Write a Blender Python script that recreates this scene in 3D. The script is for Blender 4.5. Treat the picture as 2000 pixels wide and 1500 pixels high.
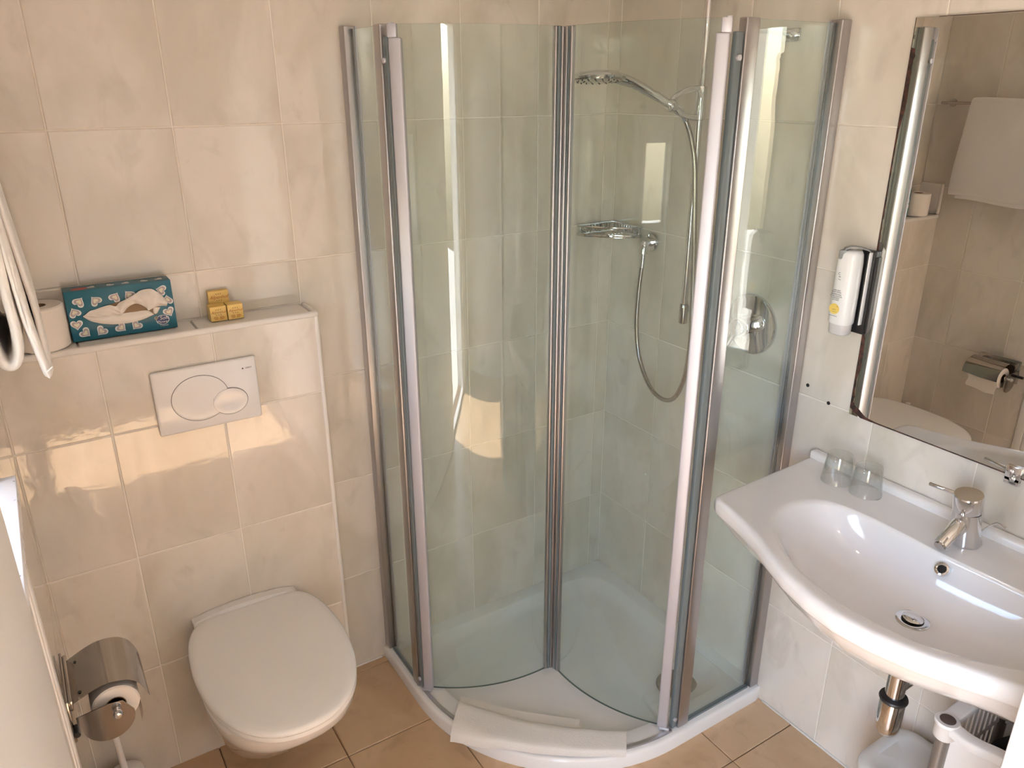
import bpy, bmesh, math, random
from mathutils import Vector, Matrix, Euler
random.seed(7)
for o in list(bpy.data.objects): bpy.data.objects.remove(o)
S = bpy.context.scene
COL = S.collection
PI = math.pi

# ---------------------------------------------------------------- camera
CX, CY, CZ = -1.672312, -2.007278, 1.806749
YAW, PITCH, ROLL, FPX = 0.565508, -0.373391, -0.002718, 1511.92
fwd = Vector((math.sin(YAW)*math.cos(PITCH), math.cos(YAW)*math.cos(PITCH), math.sin(PITCH)))
rgt = Vector((math.cos(YAW), -math.sin(YAW), 0)); upv = rgt.cross(fwd)
RR = rgt*math.cos(ROLL)+upv*math.sin(ROLL); UU = -rgt*math.sin(ROLL)+upv*math.cos(ROLL)
cd = bpy.data.cameras.new('camera'); cam = bpy.data.objects.new('camera', cd); COL.objects.link(cam)
cam.matrix_world = Matrix(((RR.x, UU.x, -fwd.x, CX), (RR.y, UU.y, -fwd.y, CY), (RR.z, UU.z, -fwd.z, CZ), (0, 0, 0, 1)))
cd.sensor_width = 36; cd.lens = FPX/2000*36; cd.clip_start = 0.02
S.camera = cam

# ---------------------------------------------------------------- light
w = bpy.data.worlds.new('world'); S.world = w; w.use_nodes = True
wn = w.node_tree; bgn = wn.nodes['Background']
sky = wn.nodes.new('ShaderNodeTexSky'); sky.sky_type = 'NISHITA'; sky.sun_disc = False
sky.sun_elevation = math.radians(56); sky.sun_rotation = math.radians(250)
wn.links.new(sky.outputs[0], bgn.inputs[0]); bgn.inputs[1].default_value = 1.7
sd = bpy.data.lights.new('sun', 'SUN'); sun = bpy.data.objects.new('sun', sd); COL.objects.link(sun)
sd.energy = 27; sd.color = (1, .92, .81); sd.angle = math.radians(.6)
sun.rotation_euler = Vector((math.cos(math.radians(56)), -.03, -math.sin(math.radians(56)))).to_track_quat('-Z', 'Y').to_euler()
sun.location = (-5, -2.5, 5)
S.view_settings.view_transform = 'Standard'; S.view_settings.look = 'None'
S.view_settings.gamma = 1; S.view_settings.use_curve_mapping = False
S.view_settings.exposure = 0.36
S.cycles.max_bounces = 12; S.cycles.diffuse_bounces = 5; S.cycles.glossy_bounces = 6
S.cycles.transmission_bounces = 8; S.cycles.transparent_max_bounces = 24
S.cycles.use_denoising = True; S.cycles.sample_clamp_indirect = 6
S.cycles.caustics_reflective = False; S.cycles.caustics_refractive = False

# ---------------------------------------------------------------- materials
def mat(name, col, rough=.5, metal=0, spec=.5, coat=0, bump=None, noise=None, trans=0, ior=1.5, sheen=0):
    m = bpy.data.materials.new(name); m.use_nodes = True; nt = m.node_tree; b = nt.nodes['Principled BSDF']
    b.inputs['Base Color'].default_value = (*col, 1); b.inputs['Roughness'].default_value = rough
    b.inputs['Metallic'].default_value = metal; b.inputs['Specular IOR Level'].default_value = spec
    b.inputs['Coat Weight'].default_value = coat; b.inputs['Coat Roughness'].default_value = .03
    b.inputs['Transmission Weight'].default_value = trans; b.inputs['IOR'].default_value = ior
    b.inputs['Sheen Weight'].default_value = sheen
    if noise or bump:
        tc = nt.nodes.new('ShaderNodeTexCoord')
    if noise:      # (scale, second colour, detail, low, high)
        n = nt.nodes.new('ShaderNodeTexNoise'); n.inputs['Scale'].default_value = noise[0]; n.inputs['Detail'].default_value = noise[2]
        mr = nt.nodes.new('ShaderNodeMapRange'); mr.inputs[1].default_value = noise[3]; mr.inputs[2].default_value = noise[4]
        mx = nt.nodes.new('ShaderNodeMix'); mx.data_type = 'RGBA'
        mx.inputs[6].default_value = (*col, 1); mx.inputs[7].default_value = (*noise[1], 1)
        nt.links.new(tc.outputs['Object'], n.inputs['Vector']); nt.links.new(n.outputs[0], mr.inputs[0])
        nt.links.new(mr.outputs[0], mx.inputs[0]); nt.links.new(mx.outputs[2], b.inputs['Base Color'])
    if bump:       # (scale, strength, distance)
        n2 = nt.nodes.new('ShaderNodeTexNoise'); n2.inputs['Scale'].default_value = bump[0]; n2.inputs['Detail'].default_value = 3
        bp = nt.nodes.new('ShaderNodeBump'); bp.inputs['Strength'].default_value = bump[1]; bp.inputs['Distance'].default_value = bump[2]
        nt.links.new(tc.outputs['Object'], n2.inputs['Vector']); nt.links.new(n2.outputs[0], bp.inputs['Height'])
        nt.links.new(bp.outputs[0], b.inputs['Normal'])
    return m

def tile_mat(name, c1, c2, c3, rough, ripple, stretch):
    """glazed ceramic: soft cloudy veins, shifted tile by tile with the object's random number"""
    m = bpy.data.materials.new(name); m.use_nodes = True; nt = m.node_tree; L = nt.links; N = nt.nodes
    b = N['Principled BSDF']
    tc = N.new('ShaderNodeTexCoord'); oi = N.new('ShaderNodeObjectInfo')
    mp = N.new('ShaderNodeMapping'); mp.inputs['Scale'].default_value = stretch; mp.inputs['Rotation'].default_value = (.25, .3, 0)
    ml = N.new('ShaderNodeMath'); ml.operation = 'MULTIPLY'; ml.inputs[1].default_value = 37
    ad = N.new('ShaderNodeVectorMath'); ad.operation = 'ADD'
    L.new(oi.outputs['Random'], ml.inputs[0]); L.new(tc.outputs['Object'], mp.inputs[0])
    L.new(mp.outputs[0], ad.inputs[0]); L.new(ml.outputs[0], ad.inputs[1])
    n1 = N.new('ShaderNodeTexNoise'); n1.inputs['Scale'].default_value = 4.5; n1.inputs['Detail'].default_value = 5; n1.inputs['Distortion'].default_value = .6
    n2 = N.new('ShaderNodeTexNoise'); n2.inputs['Scale'].default_value = 16; n2.inputs['Detail'].default_value = 8; n2.inputs['Distortion'].default_value = .8
    for n in (n1, n2): L.new(ad.outputs[0], n.inputs['Vector'])
    r1 = N.new('ShaderNodeMapRange'); r1.inputs[1].default_value = .42; r1.inputs[2].default_value = .62
    r2 = N.new('ShaderNodeMapRange'); r2.inputs[1].default_value = .55; r2.inputs[2].default_value = .78; r2.inputs[4].default_value = .55
    L.new(n1.outputs[0], r1.inputs[0]); L.new(n2.outputs[0], r2.inputs[0])
    m1 = N.new('ShaderNodeMix'); m1.data_type = 'RGBA'; m1.inputs[6].default_value = (*c1, 1); m1.inputs[7].default_value = (*c2, 1)
    m2 = N.new('ShaderNodeMix'); m2.data_type = 'RGBA'; m2.inputs[7].default_value = (*c3, 1)
    L.new(r1.outputs[0], m1.inputs[0]); L.new(m1.outputs[2], m2.inputs[6]); L.new(r2.outputs[0], m2.inputs[0])
    L.new(m2.outputs[2], b.inputs['Base Color'])
    b.inputs['Roughness'].default_value = rough; b.inputs['IOR'].default_value = 1.65
    nb = N.new('ShaderNodeTexNoise'); nb.inputs['Scale'].default_value = 45; nb.inputs['Detail'].default_value = 2
    L.new(tc.outputs['Object'], nb.inputs['Vector'])
    bp = N.new('ShaderNodeBump'); bp.inputs['Strength'].default_value = ripple; bp.inputs['Distance'].default_value = .0006
    L.new(nb.outputs[0], bp.inputs['Height']); L.new(bp.outputs[0], b.inputs['Normal'])
    return m

def glass_mat(name, tint, extra=0.0, edge=False):
    """thin clear pane: tinted see-through plus a true Fresnel mirror coat on both faces"""
    m = bpy.data.materials.new(name); m.use_nodes = True; nt = m.node_tree; N = nt.nodes; L = nt.links
    N.remove(N['Principled BSDF']); out = N['Material Output']
    tr = N.new('ShaderNodeBsdfTransparent'); tr.inputs[0].default_value = (*tint, 1)
    gl = N.new('ShaderNodeBsdfGlossy'); gl.inputs['Roughness'].default_value = .004; gl.inputs['Color'].default_value = (1, 1, 1, 1)
    if edge:      # a slanting look passes through more glass
        lw = N.new('ShaderNodeLayerWeight'); lw.inputs[0].default_value = .35; mc = N.new('ShaderNodeMix'); mc.data_type = 'RGBA'
        mc.inputs[6].default_value = (*tint, 1); mc.inputs[7].default_value = (.80, .83, .82, 1)
        L.new(lw.outputs['Facing'], mc.inputs[0]); L.new(mc.outputs[2], tr.inputs[0])
    ge = N.new('ShaderNodeNewGeometry'); mr = N.new('ShaderNodeMapRange')
    mr.inputs[3].default_value = 1.52; mr.inputs[4].default_value = 1/1.52
    fr = N.new('ShaderNodeFresnel'); mx = N.new('ShaderNodeMixShader')
    L.new(ge.outputs['Backfacing'], mr.inputs[0]); L.new(mr.outputs[0], fr.inputs[0])
    ad = N.new('ShaderNodeMath'); ad.operation = 'ADD'; ad.inputs[1].default_value = extra
    L.new(fr.outputs[0], ad.inputs[0]); L.new(ad.outputs[0], mx.inputs[0])
    L.new(tr.outputs[0], mx.inputs[1]); L.new(gl.outputs[0], mx.inputs[2]); L.new(mx.outputs[0], out.inputs[0])
    return m

def emit_mat(name, col, s):
    m = bpy.data.materials.new(name); m.use_nodes = True; b = m.node_tree.nodes['Principled BSDF']
    b.inputs['Emission Color'].default_value = (*col, 1); b.inputs['Emission Strength'].default_value = s
    return m

M = {}
M['tile'] = tile_mat('glazed beige wall tile', (.765, .70, .625), (.655, .595, .51), (.575, .515, .45), .035, .35, (1, 1, .55))
M['floortile'] = tile_mat('brown floor tile', (.64, .445, .275), (.57, .38, .22), (.43, .27, .15), .32, .5, (1, 1, 1))
M['grout'] = mat('cream grout', (.86, .80, .72), .85)
M['floorgrout'] = mat('brown floor grout', (.16, .09, .05), .9)
M['trim'] = mat('white plastic trim', (.80, .76, .72), .3)
M['plaster'] = mat('white ceiling paint', (.85, .83, .80), .8)
M['outwall'] = mat('outside render', (.7, .66, .6), .9)
M['stone'] = mat('balcony stone', (.62, .57, .5), .9)
M['porcelain'] = mat('white glazed ceramic', (.84, .81, .79), .08, coat=.5)
M['acryl'] = mat('white acrylic', (.82, .81, .79), .13)
M['seat'] = mat('white duroplast', (.87, .85, .83), .22)
M['plate'] = mat('white gloss plastic', (.80, .77, .75), .1)
M['chrome'] = mat('polished chrome', (.72, .72, .73), .045, 1)
M['steel'] = mat('polished stainless steel', (.42, .39, .365), .09, 1)
M['satin'] = mat('satin silver aluminium', (.47, .455, .46), .32, 1)
M['satinlit'] = mat('aluminium lightened for window shine', (.56, .555, .60), .5, .6)  # lighter copy of the satin metal, window reflection put into the colour
M['rubber'] = mat('grey translucent seal', (.17, .20, .21), .35)
M['dark'] = mat('black plastic', (.015, .015, .017), .4)
M['darkline'] = mat('shadow gap', (.05, .04, .035), .6)
M['glass'] = glass_mat('greenish shower glass', (.905, .95, .94))
M['glassedge'] = mat('dark green glass edge', (.10, .15, .13), .15)
M['winglass'] = glass_mat('window pane glass', (.97, .98, .97))
M['tumbler'] = glass_mat('clear drinking glass', (.97, .975, .97), .03, True)
M['mirror'] = mat('silvered mirror', (.72, .72, .685), .0, 1)
M['tarnish'] = mat('corroded mirror edge', (.10, .035, .025), .55, noise=(60, (.02, .012, .01), 4, .4, .6))
M['terry'] = mat('white terry cloth', (.80, .76, .72), .95, bump=(260, .5, .0012), sheen=.3)
M['mat'] = mat('white woven bath mat', (.80, .76, .71), .95, bump=(220, .5, .0012), sheen=.2)
M['paper'] = mat('white toilet paper', (.86, .79, .72), .95, bump=(90, .3, .001))
M['cardshade'] = mat('brown cardboard and slot shade', (.30, .2, .12), .9)
M['tissue'] = mat('soft tissue', (.86, .80, .74), .9)
M['teal'] = mat('teal printed carton', (.012, .135, .20), .3)
M['white'] = mat('white print', (.75, .76, .74), .4)
M['pinkgrey'] = mat('pinkish grey print', (.42, .36, .37), .4)
M['creamprint'] = mat('cream print', (.74, .70, .55), .4)
M['navy'] = mat('navy print', (.01, .025, .12), .4)
M['red'] = mat('red print', (.55, .07, .06), .4)
M['yellow'] = mat('yellow carton', (.78, .55, .17), .4, noise=(40, (.70, .47, .13), 3, .4, .7))
M['orange'] = mat('orange print', (.42, .11, .01), .4)
M['brownprint'] = mat('brown print', (.22, .11, .02), .4)
M['ink'] = mat('dark grey print', (.08, .08, .08), .5)
M['bottle'] = mat('white soap bottle', (.82, .82, .82), .18)
M['capgrey'] = mat('grey plastic clip', (.24, .25, .25), .3)
M['frost'] = mat('frosted pale cap', (.62, .60, .60), .25)
M['labelyellow'] = mat('yellow label', (.83, .62, .16), .4)
M['gloss'] = mat('white gloss paint', (.82, .79, .76), .35)
M['sill'] = mat('speckled white sill', (.80, .79, .82), .3, noise=(55, (.22, .2, .2), 1, .70, .73))
M['bin'] = mat('milky white plastic', (.74, .72, .68), .3)
M['basket'] = mat('white basket plastic', (.80, .77, .74), .4)
M['pole'] = mat('grey metal tube', (.27, .25, .23), .35, .6)
M['polecap'] = mat('brown plastic plug', (.10, .07, .06), .4)
M['black'] = mat('black cloth', (.01, .01, .012), .9)
M['hole'] = mat('dark plug hole', (.01, .008, .008), .8)
M['lamp'] = emit_mat('warm ceiling fill lamp', (1, .93, .84), 70)  # glow of the added ceiling lamps, raised for fill light

# ---------------------------------------------------------------- helpers
def link(o, parent=None):
    COL.objects.link(o)
    if parent is not None: o.parent = parent
    return o
def tag(o, label=None, cat=None, group=None, kind=None):
    for k, v in (('label', label), ('category', cat), ('group', group), ('kind', kind)):
        if v: o[k] = v
    return o
def thing(name, label, cat, loc=(0, 0, 0), group=None):
    o = bpy.data.objects.new(name, None); o.location = loc; o.empty_display_size = .05; COL.objects.link(o)
    return tag(o, label, cat, group)
def fin(name, me, material, parent=None, smooth=True, ang=40):
    """mesh given in world coordinates -> object (child coordinates corrected for the parent's place)"""
    mats = material if isinstance(material, (list, tuple)) else [material]
    for m in mats: me.materials.append(M[m] if isinstance(m, str) else m)
    if smooth:
        for p in me.polygons: p.use_smooth = True
        me.set_sharp_from_angle(angle=math.radians(ang))
    o = bpy.data.objects.new(name, me); link(o, parent)
    if parent is not None:
        off = Vector((0, 0, 0)); q = parent
        while q is not None: off += q.location; q = q.parent
        me.transform(Matrix.Translation(-off))
    return o
def org(o):
    """put the origin of a top-level mesh at the middle of its base"""
    me = o.data; vs = [v.co for v in me.vertices]
    c = Vector(((min(v.x for v in vs)+max(v.x for v in vs))/2, (min(v.y for v in vs)+max(v.y for v in vs))/2, min(v.z for v in vs)))
    me.transform(Matrix.Translation(-c)); o.location = c
    return o
def pyme(verts, faces):
    me = bpy.data.meshes.new('m'); me.from_pydata([tuple(v) for v in verts], [], faces); me.update()
    bm = bmesh.new(); bm.from_mesh(me); bmesh.ops.recalc_face_normals(bm, faces=bm.faces); bm.to_mesh(me); bm.free()
    return me
def join(*mes):
    vs, fs = [], []
    for me in mes:
        n = len(vs); vs += [v.co.copy() for v in me.vertices]; fs += [[i+n for i in p.vertices] for p in me.polygons]
    me = bpy.data.meshes.new('m'); me.from_pydata([tuple(v) for v in vs], [], fs); me.update(); return me
def box(a, b, bev=0, seg=2, rot=None, piv=None):
    bm = bmesh.new(); bmesh.ops.create_cube(bm, size=1)
    a, b = Vector(a), Vector(b)
    for v in bm.verts: v.co = Vector([(a[i]+b[i])/2+v.co[i]*abs(b[i]-a[i]) for i in range(3)])
    if bev: bmesh.ops.bevel(bm, geom=list(bm.edges), offset=bev, segments=seg, profile=.5, affect='EDGES')
    me = bpy.data.meshes.new('m'); bm.to_mesh(me); bm.free()
    if rot:
        c = Vector(piv) if piv else (a+b)/2
        me.transform(Matrix.Translation(c) @ Euler(rot).to_matrix().to_4x4() @ Matrix.Translation(-c))
    return me
def basis(d):
    d = Vector(d).normalized(); u = d.orthogonal().normalized(); return u, d.cross(u), d
def loft(rings, close=True, cap0=True, cap1=True):
    n = len(rings[0]); vs = [v for r in rings for v in r]; fs = []
    for i in range(len(rings)-1):
        for j in range(n if close else n-1):
            k = (j+1) % n; fs.append((i*n+j, i*n+k, (i+1)*n+k, (i+1)*n+j))
    if cap0: fs.append(tuple(range(n)))
    if cap1: fs.append(tuple((len(rings)-1)*n+j for j in range(n))[::-1])
    return pyme(vs, fs)
def lathe(prof, origin=(0, 0, 0), axis=(0, 0, 1), n=40, cap0=True, cap1=True):
    u, v, d = basis(axis); o = Vector(origin)
    return loft([[o+d*h+(u*math.cos(2*PI*j/n)+v*math.sin(2*PI*j/n))*max(r, 1e-5) for j in range(n)] for r, h in prof], True, cap0, cap1)
def cyl(a, b, r, r2=None, n=28, bev=0.0):
    a, b = Vector(a), Vector(b); L = (b-a).length; r2 = r if r2 is None else r2
    if bev: pr = [(r-bev, 0), (r-bev*.3, bev*.3), (r, bev), (r2, L-bev), (r2-bev*.3, L-bev*.3), (r2-bev, L)]
    else: pr = [(r, 0), (r2, L)]
    return lathe(pr, a, b-a, n)
def cat(pts, n=8, closed=False):
    P = [Vector(p) for p in pts]; out = []
    m = len(P); rng = range(m) if closed else range(m-1)
    for i in rng:
        g = (lambda k: P[k % m]) if closed else (lambda k: P[min(max(k, 0), m-1)])
        p0, p1, p2, p3 = g(i-1), g(i), g(i+1), g(i+2)
        for s in range(n):
            t = s/n
            out.append(.5*((2*p1)+(p2-p0)*t+(2*p0-5*p1+4*p2-p3)*t*t+(3*p1-p0-3*p2+p3)*t**3))
    if not closed: out.append(P[-1])
    return out
def tube(pts, r, n=12, closed=False, cap=True, scale=None):
    P = [Vector(p) for p in pts]; m = len(P); rings = []
    t0 = (P[1]-P[0]).normalized(); u = t0.orthogonal().normalized()
    for i in range(m):
        if closed: t = (P[(i+1) % m]-P[i-1]).normalized()
        else: t = (P[min(i+1, m-1)]-P[max(i-1, 0)]).normalized()
        u = (u-t*u.dot(t)).normalized(); v = t.cross(u)
        rr = r[i] if isinstance(r, (list, tuple)) else r
        rings.append([P[i]+(u*math.cos(2*PI*j/n)+v*math.sin(2*PI*j/n))*rr for j in range(n)])
    if closed: rings.append(rings[0])
    return loft(rings, True, cap and not closed, cap and not closed)
def prism(poly, vec):
    """flat polygon (3-D points) pushed along vec"""
    P = [Vector(p) for p in poly]; v = Vector(vec); n = len(P)
    fs = [tuple(range(n)), tuple(range(n, 2*n))[::-1]]+[(i, (i+1) % n, n+(i+1) % n, n+i) for i in range(n)]
    return pyme(P+[p+v for p in P], fs)
def strip(path, z0, z1, th):
    """curved upright sheet along an xy path, thickness th"""
    P = [Vector((p[0], p[1], 0)) for p in path]; n = len(P); L, R = [], []
    for i in range(n):
        t = (P[min(i+1, n-1)]-P[max(i-1, 0)]).normalized(); q = Vector((-t.y, t.x, 0))*th/2
        L.append(P[i]+q); R.append(P[i]-q)
    rings = [[Vector((a.x, a.y, z)) for a, z in ((L[i], z0), (L[i], z1), (R[i], z1), (R[i], z0))] for i in range(n)]
    return loft(rings)
def arc(A, B, sag, n=20):
    """points from A to B bulging by sag to the right of travel when sag > 0"""
    A = Vector((A[0], A[1])); B = Vector((B[0], B[1])); c = (B-A).length; h = abs(sag)
    R = (c*c/4+h*h)/(2*h); d = (B-A).normalized(); nrm = Vector((d.y, -d.x))*(1 if sag > 0 else -1)
    C = (A+B)/2-nrm*(R-h); out = []
    a0 = math.asin(c/2/R)
    for i in range(n+1):
        a = -a0+2*a0*i/n; out.append(C+nrm*R*math.cos(a)+d*R*math.sin(a))
    return out
def ray_outline(poly, c, n):
    """star-shaped resampling of a closed xy polygon about c"""
    out = []; m = len(poly)
    for k in range(n):
        a = 2*PI*k/n; d = Vector((math.cos(a), math.sin(a))); best = 0
        for i in range(m):
            p = Vector(poly[i][:2])-Vector(c); q = Vector(poly[(i+1) % m][:2])-Vector(c); e = q-p
            den = d.x*e.y-d.y*e.x
            if abs(den) < 1e-12: continue
            t = (p.x*e.y-p.y*e.x)/den; s = (p.x*d.y-p.y*d.x)/den
            if t > 0 and -1e-6 <= s <= 1+1e-6: best = max(best, t)
        out.append(Vector(c)+d*best)
    return out
def textmesh(s, size, origin, u, v, ext=.0002, align='CENTER', shear=0, sx=1):
    cu = bpy.data.curves.new('t', 'FONT'); cu.body = s; cu.size = size; cu.extrude = ext; cu.align_x = align; cu.align_y = 'CENTER'
    cu.shear = shear; cu.resolution_u = 3
    o = bpy.data.objects.new('t', cu); COL.objects.link(o)
    dg = bpy.context.evaluated_depsgraph_get(); me = bpy.data.meshes.new_from_object(o.evaluated_get(dg))
    bpy.data.objects.remove(o)
    u = Vector(u).normalized(); v = Vector(v).normalized(); w_ = u.cross(v)
    me.transform(Matrix(((u.x*sx, v.x, w_.x, origin[0]), (u.y*sx, v.y, w_.y, origin[1]), (u.z*sx, v.z, w_.z, origin[2]), (0, 0, 0, 1))))
    return me

# ---------------------------------------------------------------- the room
W = 1.78; BD = .1016; ZH = 2.55; YR = -3.2
DOOR = (-2.78, -1.93, 2.12)       # balcony door opening in the left wall: y0, y1, top
WIN = (-1.07, -.62, 1.2, 1.62)    # invented window, kept low to limit light: y0, y1, z0, z1

def struct(name, me, m, smooth=False):
    o = fin(name, me, m, None, smooth); o['kind'] = 'structure'; return o
floor = struct('floor', box((-W-.25, YR-.1, -.1), (.1, .1, -.004)), 'floorgrout')
ceiling = struct('ceiling', box((-W-.3, YR-.1, ZH), (.1, .1, ZH+.1)), 'plaster')
wall_back = struct('wall_back', box((-W-.28, .0014, -.1), (.1, .1, ZH)), 'grout')
wall_right = struct('wall_right', box((.0014, YR-.1, -.1), (.1, .0025, ZH)), 'grout')
wall_rear = struct('wall_rear', box((-W-.28, YR-.1, -.1), (.1, YR, ZH)), 'plaster')
xa, xb = -W-.28, -W-.0014
wl = [box((xa, WIN[1], -.1), (xb, .0014, ZH)), box((xa, WIN[0], -.1), (xb, WIN[1], WIN[2]-.0)), box((xa, WIN[0], WIN[3]), (xb, WIN[1], ZH)),
      box((xa, DOOR[1], -.1), (xb, WIN[0], ZH)), box((xa, DOOR[0], DOOR[2]), (xb, DOOR[1], ZH)), box((xa, YR-.1, -.1), (xb, DOOR[0], ZH))]
wall_left = struct('wall_left', join(*wl), 'grout')
wall_ledge = struct('wall_ledge', box((-W-.001, -BD+.0014, -.05), (-1.0664, .0, 1.2435)), 'grout')
balc = struct('floor_balcony', box((-6.5, -6.5, -.12), (xa, 2.5, -.02)), 'stone')

_tc = {}
def tile(u0, u1, v0, v1, plane, parent, m='tile', gap=.0013, th=.0014):
    """one pillow-edged tile; plane gives axis, coordinate and outward sign"""
    w_, h_ = round(u1-u0, 4), round(v1-v0, 4)
    if w_ < .006 or h_ < .006: return
    key = (w_, h_, plane[0], plane[2], m)
    if key not in _tc:
        hw, hh = w_/2-gap, h_/2-gap; c = .0022
        pts = [(-hw, -hh, 0), (hw, -hh, 0), (hw, hh, 0), (-hw, hh, 0), (-hw, -hh, th*.45), (hw, -hh, th*.45), (hw, hh, th*.45), (-hw, hh, th*.45),
               (-hw+c, -hh+c, th), (hw-c, -hh+c, th), (hw-c, hh-c, th), (-hw+c, hh-c, th)]
        fs = [(8, 9, 10, 11)]
        for i in range(4):
            k = (i+1) % 4; fs += [(i, k, 4+k, 4+i), (4+i, 4+k, 8+k, 8+i)]
        ax, sg = plane[0], plane[2]
        if ax == 'y': P = [(a, sg*d, b) for a, b, d in pts]
        elif ax == 'x': P = [(sg*d, a, b) for a, b, d in pts]
        else: P = [(a, b, sg*d) for a, b, d in pts]
        me = pyme(P, fs); me.materials.append(M[m])
        # outward normals
        ref = Vector((0, sg, 0)) if ax == 'y' else Vector((sg, 0, 0)) if ax == 'x' else Vector((0, 0, sg))
        if me.polygons[0].normal.dot(ref) < 0: me.flip_normals()
        _tc[key] = me
    o = bpy.data.objects.new('tile', _tc[key]); COL.objects.link(o); o.parent = parent
    cu_, cv = (u0+u1)/2, (v0+v1)/2; c = plane[1]
    o.location = (cu_, c, cv) if plane[0] == 'y' else (c, cu_, cv) if plane[0] == 'x' else (cu_, cv, c)
ZR = [0.0, .009]+[1.7094-.34*k for k in (4, 3, 2, 1, 0)]+[2.0494, 2.3894, ZH]
ZR = [0.0]+[1.7094-.34*k for k in (4, 3, 2, 1, 0)]+[2.0494, 2.3894, ZH]
def spans(a, b, start, step):
    xs = [a]; x = start
    while x < a+.004: x += step
    while x < b-.004: xs.append(x); x += step
    return xs+[b]
XB = spans(-W, 0, -1.5798-.255, .255)
for i in range(len(XB)-1):
    for j in range(len(ZR)-1):
        z0, z1 = ZR[j], ZR[j+1]
        if XB[i+1] <= -1.06 and z1 < 1.25: continue
        if XB[i] < -1.07 and XB[i+1] > -1.06 and z0 < 1.25:     # tile cut by the ledge
            if z1 > 1.25 and z0 < 1.25:
                tile(XB[i], -1.07, 1.2519, z1, ('y', .0014, -1), wall_back)
            tile(-1.065, XB[i+1], z0, z1, ('y', .0014, -1), wall_back); continue
        if XB[i+1] <= -1.06 and z0 < 1.2519: z0 = 1.2519
        tile(XB[i], XB[i+1], z0, z1, ('y', .0014, -1), wall_back)
YRt = spans(YR, 0, -.254-.255*12, .255)
for i in range(len(YRt)-1):
    for j in range(len(ZR)-1):
        tile(YRt[i], YRt[i+1], ZR[j], ZR[j+1], ('x', .0014, -1), wall_right)
YLt = spans(YR, 0, -.245-.255*12, .255)
for i in range(len(YLt)-1):
    a, b = YLt[i], YLt[i+1]
    for j in range(len(ZR)-1):
        z0, z1 = ZR[j], ZR[j+1]
        if b <= -.60-.0001 or a < -.62:
            aa = max(a, -.62)
            if b > -.62 and aa < b: tile(aa, b, z0, z1, ('x', -W-.0014, 1), wall_left)
            if a >= WIN[0]-1e-6 or b > -.62: continue
            lo, hi = a, min(b, WIN[0]-.001)
            if b > DOOR[0] and a < DOOR[1] and z0 < DOOR[2]:
                if a < DOOR[0]: tile(a, DOOR[0], z0, z1, ('x', -W-.0014, 1), wall_left)
                if b > DOOR[1]: tile(DOOR[1], b, z0, z1, ('x', -W-.0014, 1), wall_left)
                continue
            if hi > lo: tile(lo, hi, z0, z1, ('x', -W-.0014, 1), wall_left)
            continue
        tile(a, b, z0, z1, ('x', -W-.0014, 1), wall_left)
# the boxed-in ledge: front tiles, side tiles, top slabs, white edge trim
XL = [-W, -1.5805, -1.3255, -1.0655]
ZL = [0.0, .3494, .6894, 1.0294, 1.2435]
for i in range(3):
    for j in range(4): tile(XL[i], XL[i+1], ZL[j], ZL[j+1], ('y', -BD+.0014, -1), wall_ledge)
for j in range(4): tile(-BD+.001, -.001, ZL[j], ZL[j+1], ('x', -1.0664, 1), wall_ledge)
XT = [-W, -1.78+.17, -1.61+.255, -1.075]
for i in range(3): tile(XT[i], XT[i+1], -BD+.004, -.001, ('z', 1.2435, 1), wall_ledge, m='trim', th=.0078)
tr = fin('edge_trim', box((-W, -BD-.004, 1.2375), (-1.058, -BD+.009, 1.2535), .0055, 3), 'trim', wall_ledge)
tr = fin('edge_trim', box((-1.071, -BD-.003, 0.0), (-1.059, -BD+.009, 1.243), .0045, 3), 'trim', wall_ledge)
tr = fin('edge_trim', box((-1.070, -BD+.008, 1.2385), (-1.058, -.001, 1.2535), .005, 3), 'trim', wall_ledge)
tr = fin('end_upstand', join(box((-W-.001, -.094, 1.2535), (-W+.010, -.001, 1.383), .002), box((-W-.001, -BD-.003, 1.2535), (-W+.012, -BD+.009, 1.386), .004, 3)), 'trim', wall_ledge)
tag(tr, 'raised white tile strip closing the end of the ledge')
# silicone lines
fin('sealant_line', join(box((-1.068, -.006, .0), (-.92, .0, .006), .002), box((-.006, -1.6, .0), (.0, -.83, .006), .002)), 'trim', floor)
# floor tiles
FX = spans(-W, 0, -1.17-.306*3, .306); FY = spans(YR, 0, -.333-.303*10, .303)
for i in range(len(FX)-1):
    for j in range(len(FY)-1):
        if FY[j] > -.31 and FX[i] > -.95: continue
        tile(FX[i], FX[i+1], FY[j], FY[j+1], ('z', -.004, 1), floor, m='floortile', th=.004, gap=.0012)
# black drilled holes in the right wall
for (y, z) in ((-.825, 1.059), (-.893, 1.032)):
    fin('screw_hole', cyl((-.0012, y, z), (.002, y, z), .0048, n=16), 'hole', wall_right)
fin('screw_plug', cyl((-.0025, -.24, .534), (.002, -.24, .534), .006, n=16, bev=.001), 'trim', wall_right)
# vertical white trim where the tiled part of the left wall ends, white panel below the window
trim = struct('trim_1', join(box((-W-.01, -.650, 0), (-W+.007, -.616, 1.165), .004, 3), box((-W-.01, -.668, 0), (-W+.004, -.652, 1.165), .002)), 'gloss', True)
panel = struct('trim_2', box((-W-.01, WIN[0]-.8, 0), (-W+.001, -.668, 1.165)), 'gloss')
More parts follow.
